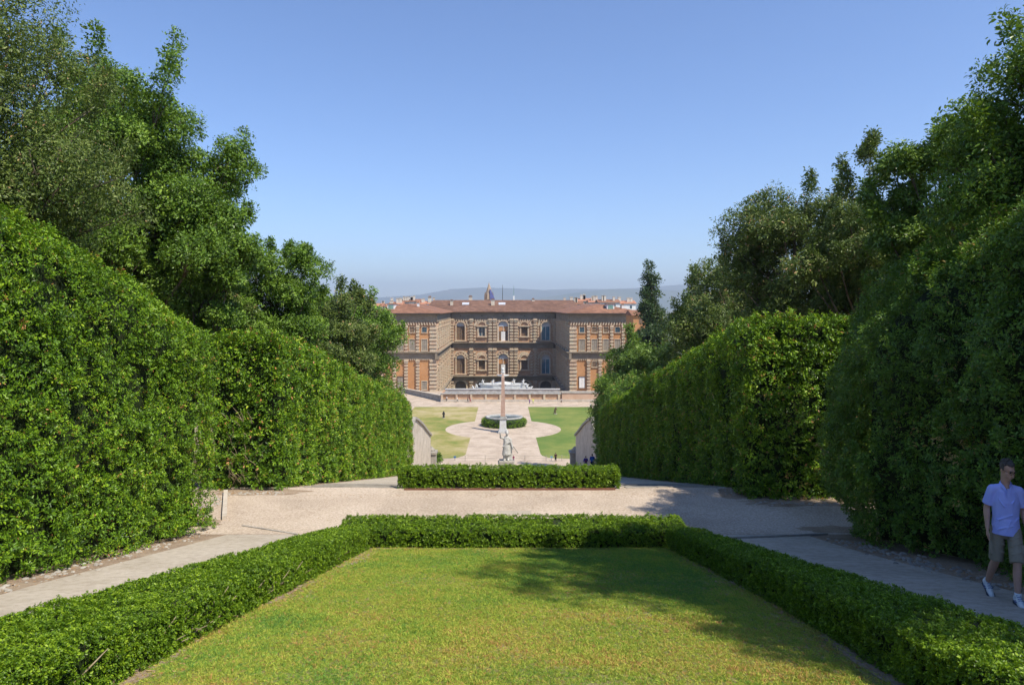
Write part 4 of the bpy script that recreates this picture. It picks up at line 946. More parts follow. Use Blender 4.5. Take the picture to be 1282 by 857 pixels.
def dentils(fr, u0, u1, z0, z1, step, m=PIETRA_L, pr=.45, slant=.0):
    b = MB(); u = u0; 
    while u + step * .55 <= u1:
        b.hexa([fr(u, .01, z0), fr(u + step * .5, .01, z0), fr(u + step * .5, pr, z0), fr(u, pr, z0), fr(u + slant, .01, z1), fr(u + step * .5 + slant, .01, z1), fr(u + step * .5 + slant, pr, z1), fr(u + slant, pr, z1)]); u += step
    return b.build('voussoir', m, pal, kind='stuff')

# far range: five bays, three storeys
fa = frame((-22.5, 289, 0), (1, 0), (0, -1)); bw = 9.0
for k in range(5):
    u0, u1 = k * bw, (k + 1) * bw; cu = (u0 + u1) / 2
    b = MB(); wall_open(b, fa, u0, u1, L0, L1 - 2.0, cu, 2.35, L0, L0 + 3.3, True, dep=1.2); b.build('wall', PIETRA, pal)
    b = MB(); arch_ring(b, fa, cu, 2.35, .7, L0, L0 + 3.3, 0, .25, nb=.12, k=11); b.build('arch', PIETRA_L, pal)
    for st, (z0, z1) in enumerate(((L1, L2), (C1, U1))):
        if k in (0, 4): hw, sill, spring, arc, sty = 1.75, z0 + .9, z0 + 7.1 - st * .3, True, ('shut' if k == 0 else 'blue')
        elif k == 2: hw, sill, spring, arc, sty = 2.1, z0 + .6, z0 + 7.2 - st * .3, True, 'door'
        else: hw, sill, spring, arc, sty = 1.35, z0 + 2.6, z0 + 6.6, False, ('glass' if (st == 1 and k == 1) else 'shut')
        b = MB(); wall_open(b, fa, u0, u1, z0, z1, cu, hw, sill, spring, arc); b.build('wall', PIETRA, pal)
        window_leaf(fa, cu, hw, sill, spring, arc, sty)
        b = MB()
        if arc: arch_ring(b, fa, cu, hw, .5, sill, spring, 0, .4, nb=.16 if st == 0 else .08, k=13)
        else:
            b.box(cu - hw - .6, cu - hw, 0, .4, sill - .3, spring, fa); b.box(cu + hw, cu + hw + .6, 0, .4, sill - .3, spring, fa)
            b.box(cu - hw - 1.0, cu + hw + 1.0, 0, .75, spring, spring + .45, fa); arch_ring(b, fa, cu, 1.55, .45, sill, spring + .46, 0, .6, legs=False, k=10)
        b.box(cu - hw - .8, cu + hw + .8, 0, .7, sill - .55, sill - .02 if not arc else sill - .02, fa)
        b.build('window_surround', PIETRA_L, pal)
        b = MB(); courses(b, fa, u0 + 1.0, cu - hw - 1.15, z0 + .8, z1 - 1.2); courses(b, fa, cu + hw + 1.15, u1 - 1.0, z0 + .8, z1 - 1.2)
        for j in range(9):   # fan of voussoirs over the bay
            t = math.pi * (j + .5) / 9; r0, r1 = hw + .9, min(hw + 2.0, 3.4)
            if not arc: r0, r1 = 2.3, 3.3
            p = spring + .2
            d = .17; q = [(cu - r0 * math.cos(t - d), p + r0 * math.sin(t - d)), (cu - r0 * math.cos(t + d), p + r0 * math.sin(t + d)), (cu - r1 * math.cos(t + d), p + r1 * math.sin(t + d)), (cu - r1 * math.cos(t - d), p + r1 * math.sin(t - d))]
            if max(y[1] for y in q) < z1 - .1: b.hexa([fa(y[0], 0, y[1]) for y in q] + [fa(y[0], .3, y[1]) for y in q])
        b.build('block_course', PIETRA_L, pal, kind='stuff')
for k in range(6):
    u = k * bw
    for du in ((-.95, .95) if k in (2, 3) else (0.8 if k == 0 else (-.8 if k == 5 else 0),)):
        column(fa, u + du, L1, L2, .80, 8); column(fa, u + du, C1, U1, .76, 7)
    column(fa, min(max(u, .9), 44.1), L0, L1 - 2.0, .75, 5)
def all_round(fn):
    return [fn(fa, 0.0, 45.0)]
entab('cornice', fa, 1.7, 43.3, L1 - 2.0, L1, .5, 1.9, FRIEZE)
entab('cornice', fa, 1.3, 43.7, L2, C1, .5, 1.5, FRIEZE)
entab('frieze', fa, .6, 44.4, U1, EV, .4, 1.7, FRIEZE)
dentils(fa, 1.4, 43.6, U1 - 1.15, U1 - .05, 1.0, slant=.25)
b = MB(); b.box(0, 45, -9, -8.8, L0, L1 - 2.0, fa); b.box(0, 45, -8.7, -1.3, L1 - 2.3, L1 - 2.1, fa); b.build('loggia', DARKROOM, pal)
for k in range(5):
    b = MB(); cu = (k + .5) * bw; b.lathe([(.2, 0), (.2, .25)], 8, (0, 0, 0)); b.v = [fa(cu + v[0], .45 + v[2], -4.1 + v[1]) for v in b.v]; b.build('round_vent', DARKMETAL, pal)

# court side walls
for sg in (-1, 1):
    fs_ = frame((sg * 22.5, 229, 0), (0, 1), (-sg, 0)); nb = 7; w = 60 / nb
    for k in range(nb):
        u0, u1 = k * w, (k + 1) * w; cu = (u0 + u1) / 2
        for st, (z0, z1) in enumerate(((L0, L1), (L1, L2), (C1, U1))):
            hw = 1.5; sill = z0 + (.9 if st else 0); spring = z0 + (6.9 if st else 3.6)
            b = MB(); wall_open(b, fs_, u0, u1, z0, z1, cu, hw, sill, spring, True); b.build('wall', PIETRA, pal)
            if st: window_leaf(fs_, cu, hw, sill, spring, True, 'shut' if (k + st) % 2 else 'glass')
            b = MB(); arch_ring(b, fs_, cu, hw, .5, sill, spring, 0, .35, nb=.12, k=9); b.build('arch', PIETRA_L, pal)
            b = MB(); courses(b, fs_, u0 + .8, cu - hw - .9, z0 + .8, z1 - 1.0, 1.22, .40); courses(b, fs_, cu + hw + .9, u1 - .8, z0 + .8, z1 - 1.0, 1.22, .40)
            b.build('block_course', PIETRA_L, pal, kind='stuff')
            if k: column(fs_, u0, z0 if st else z0, z1 - (0 if st else 2.0), .7, 10 if st else 6)
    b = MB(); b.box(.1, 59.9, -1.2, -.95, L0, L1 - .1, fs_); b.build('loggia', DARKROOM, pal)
    entab('cornice', fs_, 0, 58, L1 - 1.2, L1, .5, 1.6, FRIEZE); entab('cornice', fs_, -1.2, 58.4, L2, C1 + .003, .5, 1.3, FRIEZE); entab('frieze', fs_, -.2, 58.2, U1, EV + .003, .4, 1.25, FRIEZE)

# garden fronts of the wings
WL = 25.0
def wing(sg):
    fw = frame((sg * 22.5, 229, 0), (sg, 0), (0, -1))
    b = MB(); b.box(-.0, WL, -.5, -.0, -30, EV, fw); b.build('wall', PIETRA, pal)
    # banded corner
    for z0, z1 in ((-28.6, L2 - .1), (C1, U1 - 1.1)):
        b = MB(); z = z0; i = 0
        while z < z1 - .3:
            b.box(-.28, 2.1 + (.14 if i % 2 else -.0), .01, .55, z, min(z1, z + .74), fw); b.box(-.12, 2.0, .01, .08, min(z1, z + .741), min(z1, z + 1.22), fw) if z + .8 < z1 else None
            z += 1.24; i += 1
        b.build('corner_pier', PIETRA_L, pal)
    step = 3.88; u = 2.3
    for k in range(6):
        ua, ub = 2.25 + k * step + (.55 if k else 0), 2.25 + (k + 1) * step - .55
        cu = (ua + ub) / 2
        b = MB(); b.box(ua, ub, .005, .06, C1 + .05, U1 - 1.2, fw); b.build('plaster_panel', ORANGE, pal)
        b = MB(); b.box(ua, ub, .005, .06, -28.2, L2 - .1, fw); b.build('plaster_panel', ORANGE, pal)
        if k: column(fw, 2.25 + k * step, C1, U1 - 1.1, .55, 7)
        if k: column(fw, 2.25 + k * step, -28.5, L2, .60, 9)
        def win(z0, z1, hw, m, fm=PIETRA_L, mull=False):
            f = MB(); f.box(cu - hw - .2, cu - hw, .06, .26, z0, z1, fw); f.box(cu + hw, cu + hw + .2, .06, .26, z0, z1, fw); f.box(cu - hw - .2, cu + hw + .2, .06, .3, z1, z1 + .22, fw); f.box(cu - hw - .3, cu + hw + .3, .06, .36, z0 - .24, z0, fw)
            f = f.build('window', fm, pal); q = MB(); q.box(cu - hw, cu - .03, .07, .13, z0, z1, fw); link('shutter' if m is not GLASS else 'pane', q.mesh('leaf', PAL), m, f)
            q = MB(); q.box(cu + .03, cu + hw, .07, .13, z0, z1, fw); link('shutter' if m is not GLASS else 'pane', q.mesh('leaf', PAL), m, f)
        win(C1 + .4, C1 + 4.1, .92, SHUTG); win(U1 - 3.5, U1 - 1.75, .8, SHUT if k % 3 else GLASS)
        if sg > 0 and k == 0 or sg < 0 and k == 2: win(-28.0 + .6, -23.7, .95, WHITE if sg > 0 else SHUTG, SHUT)
        if sg < 0 and k == 0: win(-28.0, -25.2, .8, SHUTG)
        if k in (1, 3) and sg > 0: win(-20.4, -18.6, .75, SHUT)
    dentils(fw, -.1, WL, U1 - 1.05, U1 + .0, .9, pr=.6, slant=.3)
    entab('cornice', fw, -.8, WL, L2, C1 + .006, .35, 1.3, FRIEZE)
    dentils(fw, 0, WL, L2 - .35, L2 - .01, .7, pr=.4)
    entab('frieze', fw, -.3, WL, U1 + .01, EV + .006, .3, 1.5, FRIEZE)
    # outer side and back so that the wing is solid
    b = MB(); b.box(WL - .5, WL, -60, -.51, -30, EV, fw); b.build('wall', PIETRA, pal)
    # hipped roof
    b = MB(); e0 = EV + .01; x = lambda a: sg * a
    xi, xo, yn, yf = 20.9, 22.5 + WL + 1.2, 227.2, 288; ri, ro = 33.5, 36; h = 3.2
    ev = [(x(xi), yn, e0), (x(xo), yn, e0), (x(xo), yf, e0), (x(xi), yf, e0)]
    rg = [(x(ri), yn + 11.5, e0 + h), (x(ri), yf, e0 + h)]
    b.add(ev + rg, [(0, 1, 4), (1, 2, 5, 4), (3, 0, 4, 5)])
    ev2 = [(p[0], p[1], p[2] - .25) for p in ev]; b.add(ev + ev2, [(0, 1, 5, 4), (1, 2, 6, 5), (3, 0, 4, 7), (4, 5, 6, 7)])
    b.build('wing_roof', TILES, pal)
    b = MB(); b.box(x(min(xi, xi)) if sg > 0 else -xo, xo if sg > 0 else -xi, yn - .18, yn - .02, e0 - .3, e0 - .02); b.build('gutter', DARKMETAL, pal)
wing(-1); wing(1)
# main roof of the far range
b = MB(); e0 = EV + .02; b.add([(-21.5, 287.1, e0), (21.5, 287.1, e0), (31, 303, e0 + 5.0), (-31, 303, e0 + 5.0), (-34, 287.1, e0), (34, 287.1, e0), (-34, 318, e0), (34, 318, e0)], [(0, 1, 2, 3), (0, 3, 4), (1, 5, 2), (3, 2, 7, 6)])
b.add([(-21.5, 287.1, e0), (21.5, 287.1, e0), (21.5, 287.1, e0 - .3), (-21.5, 287.1, e0 - .3), (-21.5, 289, e0 - .3), (21.5, 289, e0 - .3)], [(0, 1, 2, 3), (3, 2, 5, 4)])
b.build('main_roof', TILES_B, pal)
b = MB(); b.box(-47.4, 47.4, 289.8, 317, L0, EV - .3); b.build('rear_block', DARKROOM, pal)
# chimneys, skylights, dormers on the palace roof
def chimney(x, y, z, w, h, m=CREAM):
    q = MB(); q.box(x - w, x + w, y - w * .8, y + w * .8, z - 1.2, z + h); q.build('chimney', m, pal)
    q = MB(); q.box(x - w * 1.25, x + w * 1.25, y - w * 1.05, y + w * 1.05, z + h, z + h + .22); o = q.build('chimney_cap', STONE, pal)
    q = MB(); q.box(x - w * .8, x + w * .8, y - w * .6, y + w * .6, z + h + .22, z + h + .6); q.build('chimney_pot', TILES, pal)
for u, v, d, w, h in ((565.5, 379, 296, .62, 1.3), (589, 374.5, 303.5, .75, 1.5), (617, 379.5, 296, .75, 1.8), (667.5, 376.5, 302, .6, 1.0), (538, 374, 303, .7, 1.1)):
    p = at(u, v, d); chimney(p.x, p.y, p.z - .4, w, h)
for u, v in ((583, 379.3), (628.5, 379.8)):
    p = at(u, v, 297.5); q = MB(); q.hexa([(p.x - 1.5, 296.2, .55), (p.x + 1.5, 296.2, .55), (p.x + 1.5, 298.6, 1.3), (p.x - 1.5, 298.6, 1.3), (p.x - 1.5, 296.2, .85), (p.x + 1.5, 296.2, .85), (p.x + 1.5, 298.6, 1.6), (p.x - 1.5, 298.6, 1.6)]); q.build('skylight', LUN, pal)
for u, sg in ((490, -1), (764, 1)):
    p = at(u, 388, 233); q = MB(); z = -.5
    q.box(p.x - 1.25, p.x + 1.25, 232, 236, z - 1.0, z + 1.15); d_ = q.build('dormer', WHITE, pal)
    q = MB(); q.box(p.x - 1.5, p.x + 1.5, 231.7, 236.2, z + 1.16, z + 1.36); link('dormer_roof', q.mesh('dormer_roof', PAL), TILES, d_)
    q = MB(); q.box(p.x - .85, p.x + .85, 231.9, 231.98, z - .6, z + .85); link('pane', q.mesh('pane', PAL), GREENMETAL, d_)
for x, y, z in ((40.8, 233, -.4), (-29.5, 237, .2)):
    chimney(x, y, z - .3, .4, 1.0, WHITE)

# ------------------------------------------------------------------ houses beyond the roofs
def house(u0, u1, vt, d, wm, rm, label, hip=False, chim=2, seed=0):
    r = random.Random(seed); x0, x1 = (u0 - 630) * d / F, (u1 - 630) * d / F; zt = -(vt - 383) * d / F; dep = 12
    e = empty('house', ((x0 + x1) / 2, d + dep / 2, -38.3), label, 'house', 'town houses beyond the palace')
    rh = 1.6 if not hip else 2.2; zw = zt - rh
    q = MB(); q.box(x0, x1, d, d + dep, -38.3, zw); q.build('wall', wm, e)
    q = MB(); m_ = (x0 + x1) / 2; g_ = .5
    q.add([(x0 - g_, d - .5, zw), (x1 + g_, d - .5, zw), (x1 + g_, d + dep + .5, zw), (x0 - g_, d + dep + .5, zw), (x0 - g_ + (2 if hip else 0), d + dep / 2, zt), (x1 + g_ - (2 if hip else 0), d + dep / 2, zt)], [(0, 1, 5, 4), (2, 3, 4, 5), (0, 4, 3), (1, 2, 5), (0, 3, 2, 1)])
    rf = q.build('roof', rm, e)
    for k in range(chim):
        cx = x0 + (x1 - x0) * r.uniform(.12, .88); w = r.uniform(.45, .8); q = MB(); hh = r.uniform(.9, 2.0)
        q.box(cx - w, cx + w, d + 3, d + 4.2, zw, zt + hh); q.box(cx - w - .15, cx + w + .15, d + 2.85, d + 4.35, zt + hh, zt + hh + .2)
        link('chimney', q.mesh('chimney', e.location), CREAM, rf)
    n = max(1, int((x1 - x0) / 4))
    for k in range(n):
        cx = x0 + (x1 - x0) * (k + .5) / n; q = MB(); q.box(cx - .5, cx + .5, d - .06, d - .01, zw - 2.4, zw - .8); q.build('window', GLASS if k % 2 else SHUT, e)
RB = roofmat('orange_roof', (.42, .19, .11))
HS = [(462, 478, 379.5, 330, WHITE, RB, 'low white house at the far left behind the palace wing roof'), (473, 492, 380.5, 345, CREAM, RB, 'cream house with an orange roof, second from the left beyond the wing'),
      (487, 503, 377.5, 370, WHITE, RB, 'white house with tall chimneys behind the left dormer'), (500, 514, 374.5, 395, CREAM, TILES, 'cream house with a clay roof above the left wing ridge'),
      (512, 527, 374.0, 380, CREAM, TILES, 'cream house topped by two block chimneys left of the main roof'), (522, 545, 376.5, 350, WHITE, RB, 'white gabled house tucked between left wing and main roof'),
      (702, 714, 375.5, 345, WHITE, RB, 'small white house at the right end of the main roof'), (711, 730, 376.5, 330, CREAM, TILES, 'pale house with a broken roofline right of the main roof'),
      (724, 742, 373.0, 372, CREAM, RB, 'tall cream house with chimneys in the middle of the right cluster'), (738, 758, 374.5, 350, CREAM, RB, 'cream house with an orange roof left of the right dormer'),
      (750, 776, 374.5, 322, WHITE, TILES, 'long white house behind the right dormer'), (772, 796, 376.0, 340, WHITE, RB, 'white house partly behind the dark conifer')]
for k, (u0, u1, vt, d, wm, rm, lab) in enumerate(HS): house(u0, u1, vt, d, wm, rm, lab, chim=3 if k not in (0, 6) else 1, seed=k + 3)
# ochre house glimpsed through the trees on the right
house(793, 830, 388, 200, ORANGE, TILES, 'ochre house glimpsed between the trees at right', chim=1, seed=40)
# church spire
p = at(612.2, 376, 520); sp = empty('bell_tower', (p.x, 520, -38.5), 'brown brick church spire half wrapped in blue sheeting', 'bell tower')
TB = M('tower_brick', [(.14, .09, .065), (.24, .16, .115)], .3); TL = M('tan_brick', [(.33, .24, .17), (.42, .31, .22)], .3)
q = MB(); q.box(p.x - 3.6, p.x + 3.6, 517, 524, -38.5, 5.0); q.build('tower', TB, sp)
q = MB()
for a in (-1, 1):
    for c in (-1, 1): q.lathe([(.9, 5.0), (.85, 8.0), (.05, 11.0)], 4, (p.x + a * 2.9, 520.5 + c * 2.9, 0), rot=math.pi / 4)
q.build('pinnacle', TB, sp, kind='stuff')
q = MB(); q.lathe([(3.9, 5.0), (3.2, 8.5), (.15, 17.6)], 8, (p.x, 520.5, 0), rot=math.pi / 8); q.build('spire', TL, sp)
q = MB(); q.lathe([(.06, 17.5), (.06, 19)], 5, (p.x, 520.5, 0)); q.build('cross', DARKMETAL, sp)
q = MB(); q.hexa([(p.x + .9, 516.2, 4.5), (p.x + 5.2, 516.2, 3.6), (p.x + 4.6, 521, 4), (p.x + 1, 521, 4.5), (p.x + .6, 517.6, 13), (p.x + 1.5, 517.6, 12.4), (p.x + 2.2, 521, 10), (p.x + 1, 521, 12)]); q.build('sheeting', BLUESHEET, sp)
# masts
for u, vt, vb, d, m, lab in ((629.2, 356.5, 376, 420, DARKMETAL, 'thin dark mast right of the church spire'), (643.3, 357, 377, 430, GREENMETAL, 'thin green mast on a white base above the main roof')):
    p = at(u, vt, d); e = empty('mast', (p.x, d, -38.5), lab, 'mast')
    q = MB(); q.lathe([(.22, 0), (.16, p.z + 38.5 - 4), (.07, p.z + 38.5)], 6, (p.x, d, -38.5)); q.build('pole', m, e)
    q = MB(); q.box(p.x - .5, p.x + .5, d - .5, d + .5, 2 if m is GREENMETAL else -30, 6.5 if m is GREENMETAL else -29); q.build('base', WHITE, e)
# hills
def hill(name, d, pts, m):
    b = MB(); n = len(pts) * 6; U = np.linspace(pts[0][0], pts[-1][0], n); V = np.interp(U, [p[0] for p in pts], [p[1] for p in pts])
    r = np.random.default_rng(int(d)); V = V + np.convolve(r.normal(0, .8, n), np.ones(5) / 5, 'same')
    vs = []
    for u, v in zip(U, V):
        x = (u - 630) * d / F; z = -(v - 383) * d / F
        vs += [(x * .92, d * .86, -42), (x * .96, d * .93, (z - 42) * .5 + 10 * math.sin(u * .05)), (x, d, z), (x, d * 1.1, -42)]
    b.add(vs, [(4 * i + j, 4 * i + j + 1, 4 * i + 5 + j, 4 * i + 4 + j) for i in range(n - 1) for j in range(3)])
    b.build(name, m, smooth=True, kind='structure')
hill('far_hills', 11000, [(-900, 372), (-300, 362), (200, 365), (430, 374), (530, 368), (580, 359), (640, 361), (690, 364), (730, 361), (780, 362), (900, 352), (1200, 360), (1700, 350), (2300, 368)], HILL)
hill('hills', 8000, [(-900, 376), (0, 372), (430, 380), (560, 375), (640, 376), (680, 373), (705, 369), (740, 364), (780, 361), (830, 364), (1000, 366), (1400, 360), (2300, 372)], HILL)
# ------------------------------------------------------------------ the walking man
def man():
    y0 = 8.92; e = empty('person', (6.565, y0, gz(y0)), 'man in a lilac blue polo shirt and khaki shorts walking up the right path', 'person', rz=R(-23)); e.scale = (.90, .95, 1.0)
    aL, aR = Vector((.075, -.27, .155)), Vector((-.13, .40, .085)); kL, kR = Vector((.09, -.20, .56)), Vector((-.10, .06, .51))
    hL, hR = Vector((.095, -.01, .93)), Vector((-.095, .01, .93)); sL, sR = Vector((.162, 0, 1.445)), Vector((-.162, 0, 1.445))
    eL, eR = Vector((.225, .06, 1.19)), Vector((-.222, .04, 1.18)); wL, wR = Vector((.24, -.07, .97)), Vector((-.232, -.05, .935))
    hm = Matrix.Rotation(R(26), 3, 'Z') @ Matrix.Rotation(R(20), 3, 'X'); hc = Vector((.01, -.045, 1.715))
    def H(x, y, z): return hc + hm @ Vector((x, y, z))
    b = MB()
    ell(b, H(0, .015, .03), (.076, .098, .092), hm); ell(b, H(0, -.03, -.035), (.058, .068, .085), hm); cone(b, H(0, -.05, -.09), H(0, -.06, -.10), .034, .03)
    cone(b, H(0, -.098, .012), H(0, -.118, -.03), .009, .016); cone(b, H(-.055, -.055, -.02), H(-.045, -.07, -.06), .02, .015); cone(b, H(.055, -.055, -.02), H(.045, -.07, -.06), .02, .015)
    cone(b, H(-.03, -.086, .034), H(.03, -.086, .034), .012, .012)
    for s in (-1, 1): ell(b, H(s * .077, .01, -.005), (.012, .022, .034), hm)
    cone(b, H(-.022, -.094, -.062), H(.022, -.094, -.062), .008, .008); cone(b, H(-.016, -.092, -.076), H(.016, -.092, -.076), .008, .008)
    cone(b, (0, 0, 1.45), H(0, .02, -.07), .058, .054); ell(b, (0, -.055, 1.485), (.036, .035, .045))
    ell(b, (0, 0, 1.3), (.16, .105, .2)); ell(b, (0, 0, 1.02), (.145, .105, .17)); cone(b, sL, sR, .055, .055)
    for s, h, k, a, sh, el, w in ((1, hL, kL, aL, sL, eL, wL), (-1, hR, kR, aR, sR, eR, wR)):
        cone(b, h, k, .083, .056); cone(b, k, k.lerp(a, .35) + Vector((0, .015, 0)), .052, .056); cone(b, k.lerp(a, .35) + Vector((0, .015, 0)), a, .055, .034)
        f = Vector((0, -1, 0)) if s > 0 else Vector((.08, -.95, -.4)).normalized()
        cone(b, a, a + Vector((0, .01, -.04)), .034, .03)
        cone(b, sh, el, .052, .041); cone(b, el, el.lerp(w, .3), .042, .042); cone(b, el.lerp(w, .3), w, .042, .026)
        d = (w - el).normalized(); d = (d + Vector((0, -.05, -.6))).normalized()
        pm = w + d * .055; cone(b, w + d * .015, w + d * .07, .026, .036, flat=.55, ax=(0, 1, 0))
        for i, (off, L) in enumerate(((-.03, .066), (-.011, .075), (.009, .07), (.027, .056))):
            p0 = w + d * .085 + Vector((0, off, 0)); p1 = p0 + d * L * .55 + Vector((-s * .006, 0, 0)); p2 = p1 + (d + Vector((-s * .4, 0, 0))).normalized() * L * .5
            cone(b, p0, p1, .0095, .009, 8); cone(b, p1, p2, .009, .0075, 8)
        t0 = w + d * .035 + Vector((0, -.026, 0)); t1 = t0 + d * .03 + Vector((-s * .008, -.025, 0)); cone(b, t0, t1, .012, .0105, 8); cone(b, t1, t1 + d * .032 + Vector((0, -.004, 0)), .0105, .008, 8)
    fuse(b, 'body', .0075, SKIN, e, 2)
    # hair
    b = MB(); ell(b, H(0, .042, .046), (.079, .085, .082), hm); ell(b, H(0, -.015, .098), (.058, .062, .030), hm)
    for s in (-1, 1): ell(b, H(s * .074, .02, .02), (.012, .04, .045), hm)
    r = random.Random(2)
    for _ in range(60):
        a = r.uniform(-.6, 3.74); c = r.uniform(.25, 1); p = H(.078 * math.cos(a) * math.sqrt(1 - c * c), .03 + .090 * math.sin(a) * math.sqrt(1 - c * c), .048 + .085 * c)
        cone(b, p, p + (p - hc).normalized() * .012 + Vector((r.uniform(-.012, .012), -.012, 0)), .010, .006, 6)
    hr = fuse(b, 'hair', .007, GREYHAIR, e, 1)
    # brows, eyes and spectacles
    b = MB()
    for s in (-1, 1): cone(b, H(s * .045, -.098, .040), H(s * .016, -.104, .043), .004, .004, 6)
    link('eyebrows', b.mesh('eyebrows'), GREYHAIR, e, True)
    b = MB()
    for s in (-1, 1): ell(b, H(s * .031, -.092, .016), (.011, .009, .008), hm, 10)
    link('eyes', b.mesh('eyes'), HAIRM, e, True)
    b = MB()
    for s in (-1, 1):
        pts = [H(s * .032 + .024 * math.cos(t), -.112, .014 + .016 * math.sin(t)) for t in [i / 12 * 6.2832 for i in range(13)]]; b.tube(pts, .0022, 5)
        b.tube([H(s * .056, -.108, .018), H(s * .082, .0, .012)], .002, 5)
    b.tube([H(-.008, -.114, .016), H(.008, -.114, .016)], .002, 5)
    link('spectacles', b.mesh('spectacles'), DARKMETAL, e)
    # polo shirt
    POLO = M('lilac_polo', [(.38, .43, .88), (.46, .51, .92)], 5, rough=.9, bump=.25, bscale=60)
    b = MB()
    cone(b, (0, 0, .875), (0, 0, 1.08), .182, .162, 20, False, .76, (1, 0, 0)); cone(b, (0, 0, 1.08), (0, 0, 1.30), .162, .175, 20, False, .70, (1, 0, 0))
    cone(b, (0, 0, 1.30), (0, .0, 1.44), .175, .145, 20, False, .68, (1, 0, 0)); cone(b, (0, .005, 1.43), (0, .005, 1.54), .150, .060, 20, False, .72, (1, 0, 0))
    cone(b, (.08, .0, 1.455), sL, .066, .060); cone(b, (-.08, 0, 1.455), sR, .066, .060)
    cone(b, sL, sL.lerp(eL, .78), .063, .074, 16, False); cone(b, sR, sR.lerp(eR, .78), .063, .074, 16, False); ell(b, sL, (.061, .061, .061)); ell(b, sR, (.061, .061, .061))
    for (p, q, rr) in (((-.13, -.125, .95), (.10, -.135, 1.03), .014), ((-.15, -.11, 1.06), (.12, -.13, 1.18), .013), ((.02, -.13, 1.0), (.17, -.07, 1.14), .013), ((-.17, -.06, .98), (-.10, -.12, 1.2), .012), ((.05, -.13, 1.3), (.14, -.09, 1.42), .010), ((-.05, -.13, 1.25), (-.15, -.08, 1.40), .010), ((-.02, -.13, .93), (.05, -.135, 1.12), .011)):
        cone(b, p, q, rr * .72, rr * .3, 8)
    fuse(b, 'polo_shirt', .008, POLO, e, 3)
    b = MB()   # collar flaps and placket
    for s in (-1, 1):
        pts = [(s * .014, -.100, 1.468), (s * .040, -.082, 1.505), (s * .062, -.045, 1.532), (s * .066, .005, 1.548), (s * .045, .048, 1.556), (0, .064, 1.558)]
        for p, q in zip(pts[:-1], pts[1:]):
            o = lambda p, k, z: (p[0] * (1 + k * .28), p[1] * (1 + k * .16) , p[2] + z)
            b.hexa([o(p, 1, -.030), o(q, 1, -.030), o(q, .75, -.032), o(p, .75, -.032), o(p, .1, .008), o(q, .1, .008), o(q, -.05, .006), o(p, -.05, .006)])
    b.box(-.014, .014, -.137, -.125, 1.38, 1.49); link('collar', b.mesh('collar'), POLO, e)
    # shorts
    KH = M('khaki_cloth', [(.25, .21, .15), (.33, .285, .21)], 5, rough=.95, bump=.3, bscale=50)
    b = MB(); ell(b, (0, 0, .92), (.155, .122, .12))
    cone(b, (0, 0, .88), (0, 0, .97), .155, .15, 18, False, .78, (1, 0, 0))
    for h, k in ((hL, kL), (hR, kR)): cone(b, h, h.lerp(k, .5), .092, .092, 16, True); cone(b, h.lerp(k, .4), h.lerp(k, 1.0), .092, .092, 16, False)
    for h, k, s in ((hL, kL, 1), (hR, kR, -1)):
        for t in (.25, .45, .7): c = h.lerp(k, t); cone(b, c + Vector((-.07 * s, -.08, 0)), c + Vector((.06 * s, -.085, .06)), .013, .006, 8)
        c = h.lerp(k, .62); cone(b, c + Vector((s * .085, -.04, -.06)), c + Vector((s * .085, -.04, .07)), .022, .022, 8)
    fuse(b, 'shorts', .008, KH, e, 2)
    # trainers
    SOLE = M('trainer_white', [(.62, .66, .68), (.76, .78, .80)], 20, rough=.6); BL = cloth((.10, .16, .34), .6); DS = M('sole_rubber', [(.05, .06, .08), (.09, .10, .12)], 10)
    for a, f, s in ((aL, Vector((.05, -1, -.0)).normalized(), 1), (aR, Vector((.12, -.94, -.36)).normalized(), -1)):
        up = Vector((1, 0, 0)).cross(f); up = up if up.z > 0 else -up; up.normalize()
        c = a - up * .085
        b = MB(); cone(b, c - f * .055 + up * .052, c + f * .10 + up * .040, .042, .044); cone(b, c + f * .10 + up * .032, c + f * .185 + up * .020, .044, .034)
        cone(b, c - f * .05 + up * .06, a + up * .012, .042, .046); cone(b, c + f * .02 + up * .085, c + f * .13 + up * .05, .032, .028)
        shoe = fuse(b, 'shoe', .007, SOLE, e, 2)
        q = MB(); side = f.cross(up)
        ou = [(-.095, .026), (-.06, .043), (.0, .036), (.08, .041), (.14, .052), (.19, .044), (.225, .015)]
        ring_ = [(t, w) for t, w in ou] + [(t, -w) for t, w in ou[::-1]]
        P0 = [c + f * t + side * w + up * -.012 for t, w in ring_]; P1 = [c + f * t + side * w * 1.04 + up * .014 for t, w in ring_]; n = len(ring_)
        q.add(P0 + P1, [(i, (i + 1) % n, n + (i + 1) % n, n + i) for i in range(n)] + [tuple(range(n - 1, -1, -1)), tuple(range(n, 2 * n))])
        link('sole', q.mesh('sole'), DS, shoe)
        q = MB()
        for k in range(4): p = c + f * (.035 + k * .026) + up * (.118 - k * .013); q.tube([p - side * .028, p + up * .006, p + side * .028], .0045, 5)
        for w in (-1, 1):
            q.tube([c + f * .0 + side * .045 * w + up * .035, c + f * .06 + side * .046 * w + up * .06], .007, 5); q.tube([c + f * .04 + side * .047 * w + up * .03, c + f * .09 + side * .046 * w + up * .055], .007, 5)
        link('laces', q.mesh('laces'), BL, shoe)
        b = MB(); cone(b, a + up * -.01, a + up * .055, .043, .042, 14, False); link('sock', b.mesh('sock'), SOLE, e, True)
man()
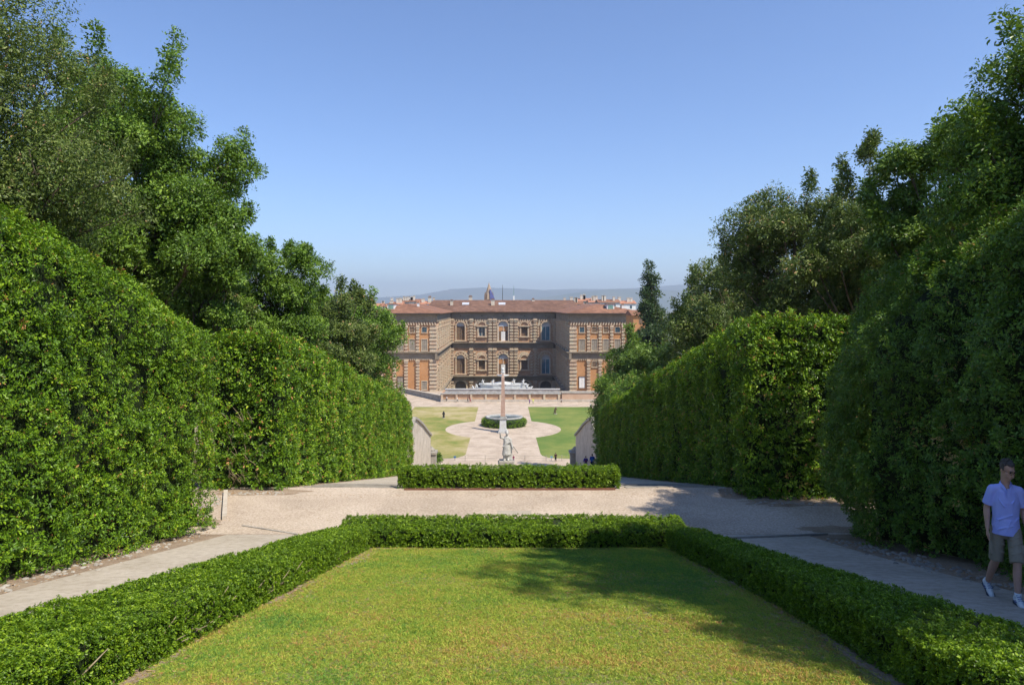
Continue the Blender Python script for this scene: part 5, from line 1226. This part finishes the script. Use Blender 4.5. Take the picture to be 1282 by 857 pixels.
# ------------------------------------------------------------------ haze
b = MB(); b.box(-9500, 9500, -60, 12600, -43.5, 420)
hz = b.thing('haze', None, 'thin blue summer haze over the whole view', 'haze', kind='stuff')
hm_ = bpy.data.materials.new('haze_air'); hm_.use_nodes = True; n_ = hm_.node_tree.nodes; n_.remove(n_['Principled BSDF'])
pv = n_.new('ShaderNodeVolumePrincipled'); pv.inputs['Color'].default_value = (.74, .85, 1.0, 1); pv.inputs['Density'].default_value = 1.5e-4; pv.inputs['Anisotropy'].default_value = .2
hm_.node_tree.links.new(pv.outputs[0], n_['Material Output'].inputs['Volume']); hz.data.materials.append(hm_)
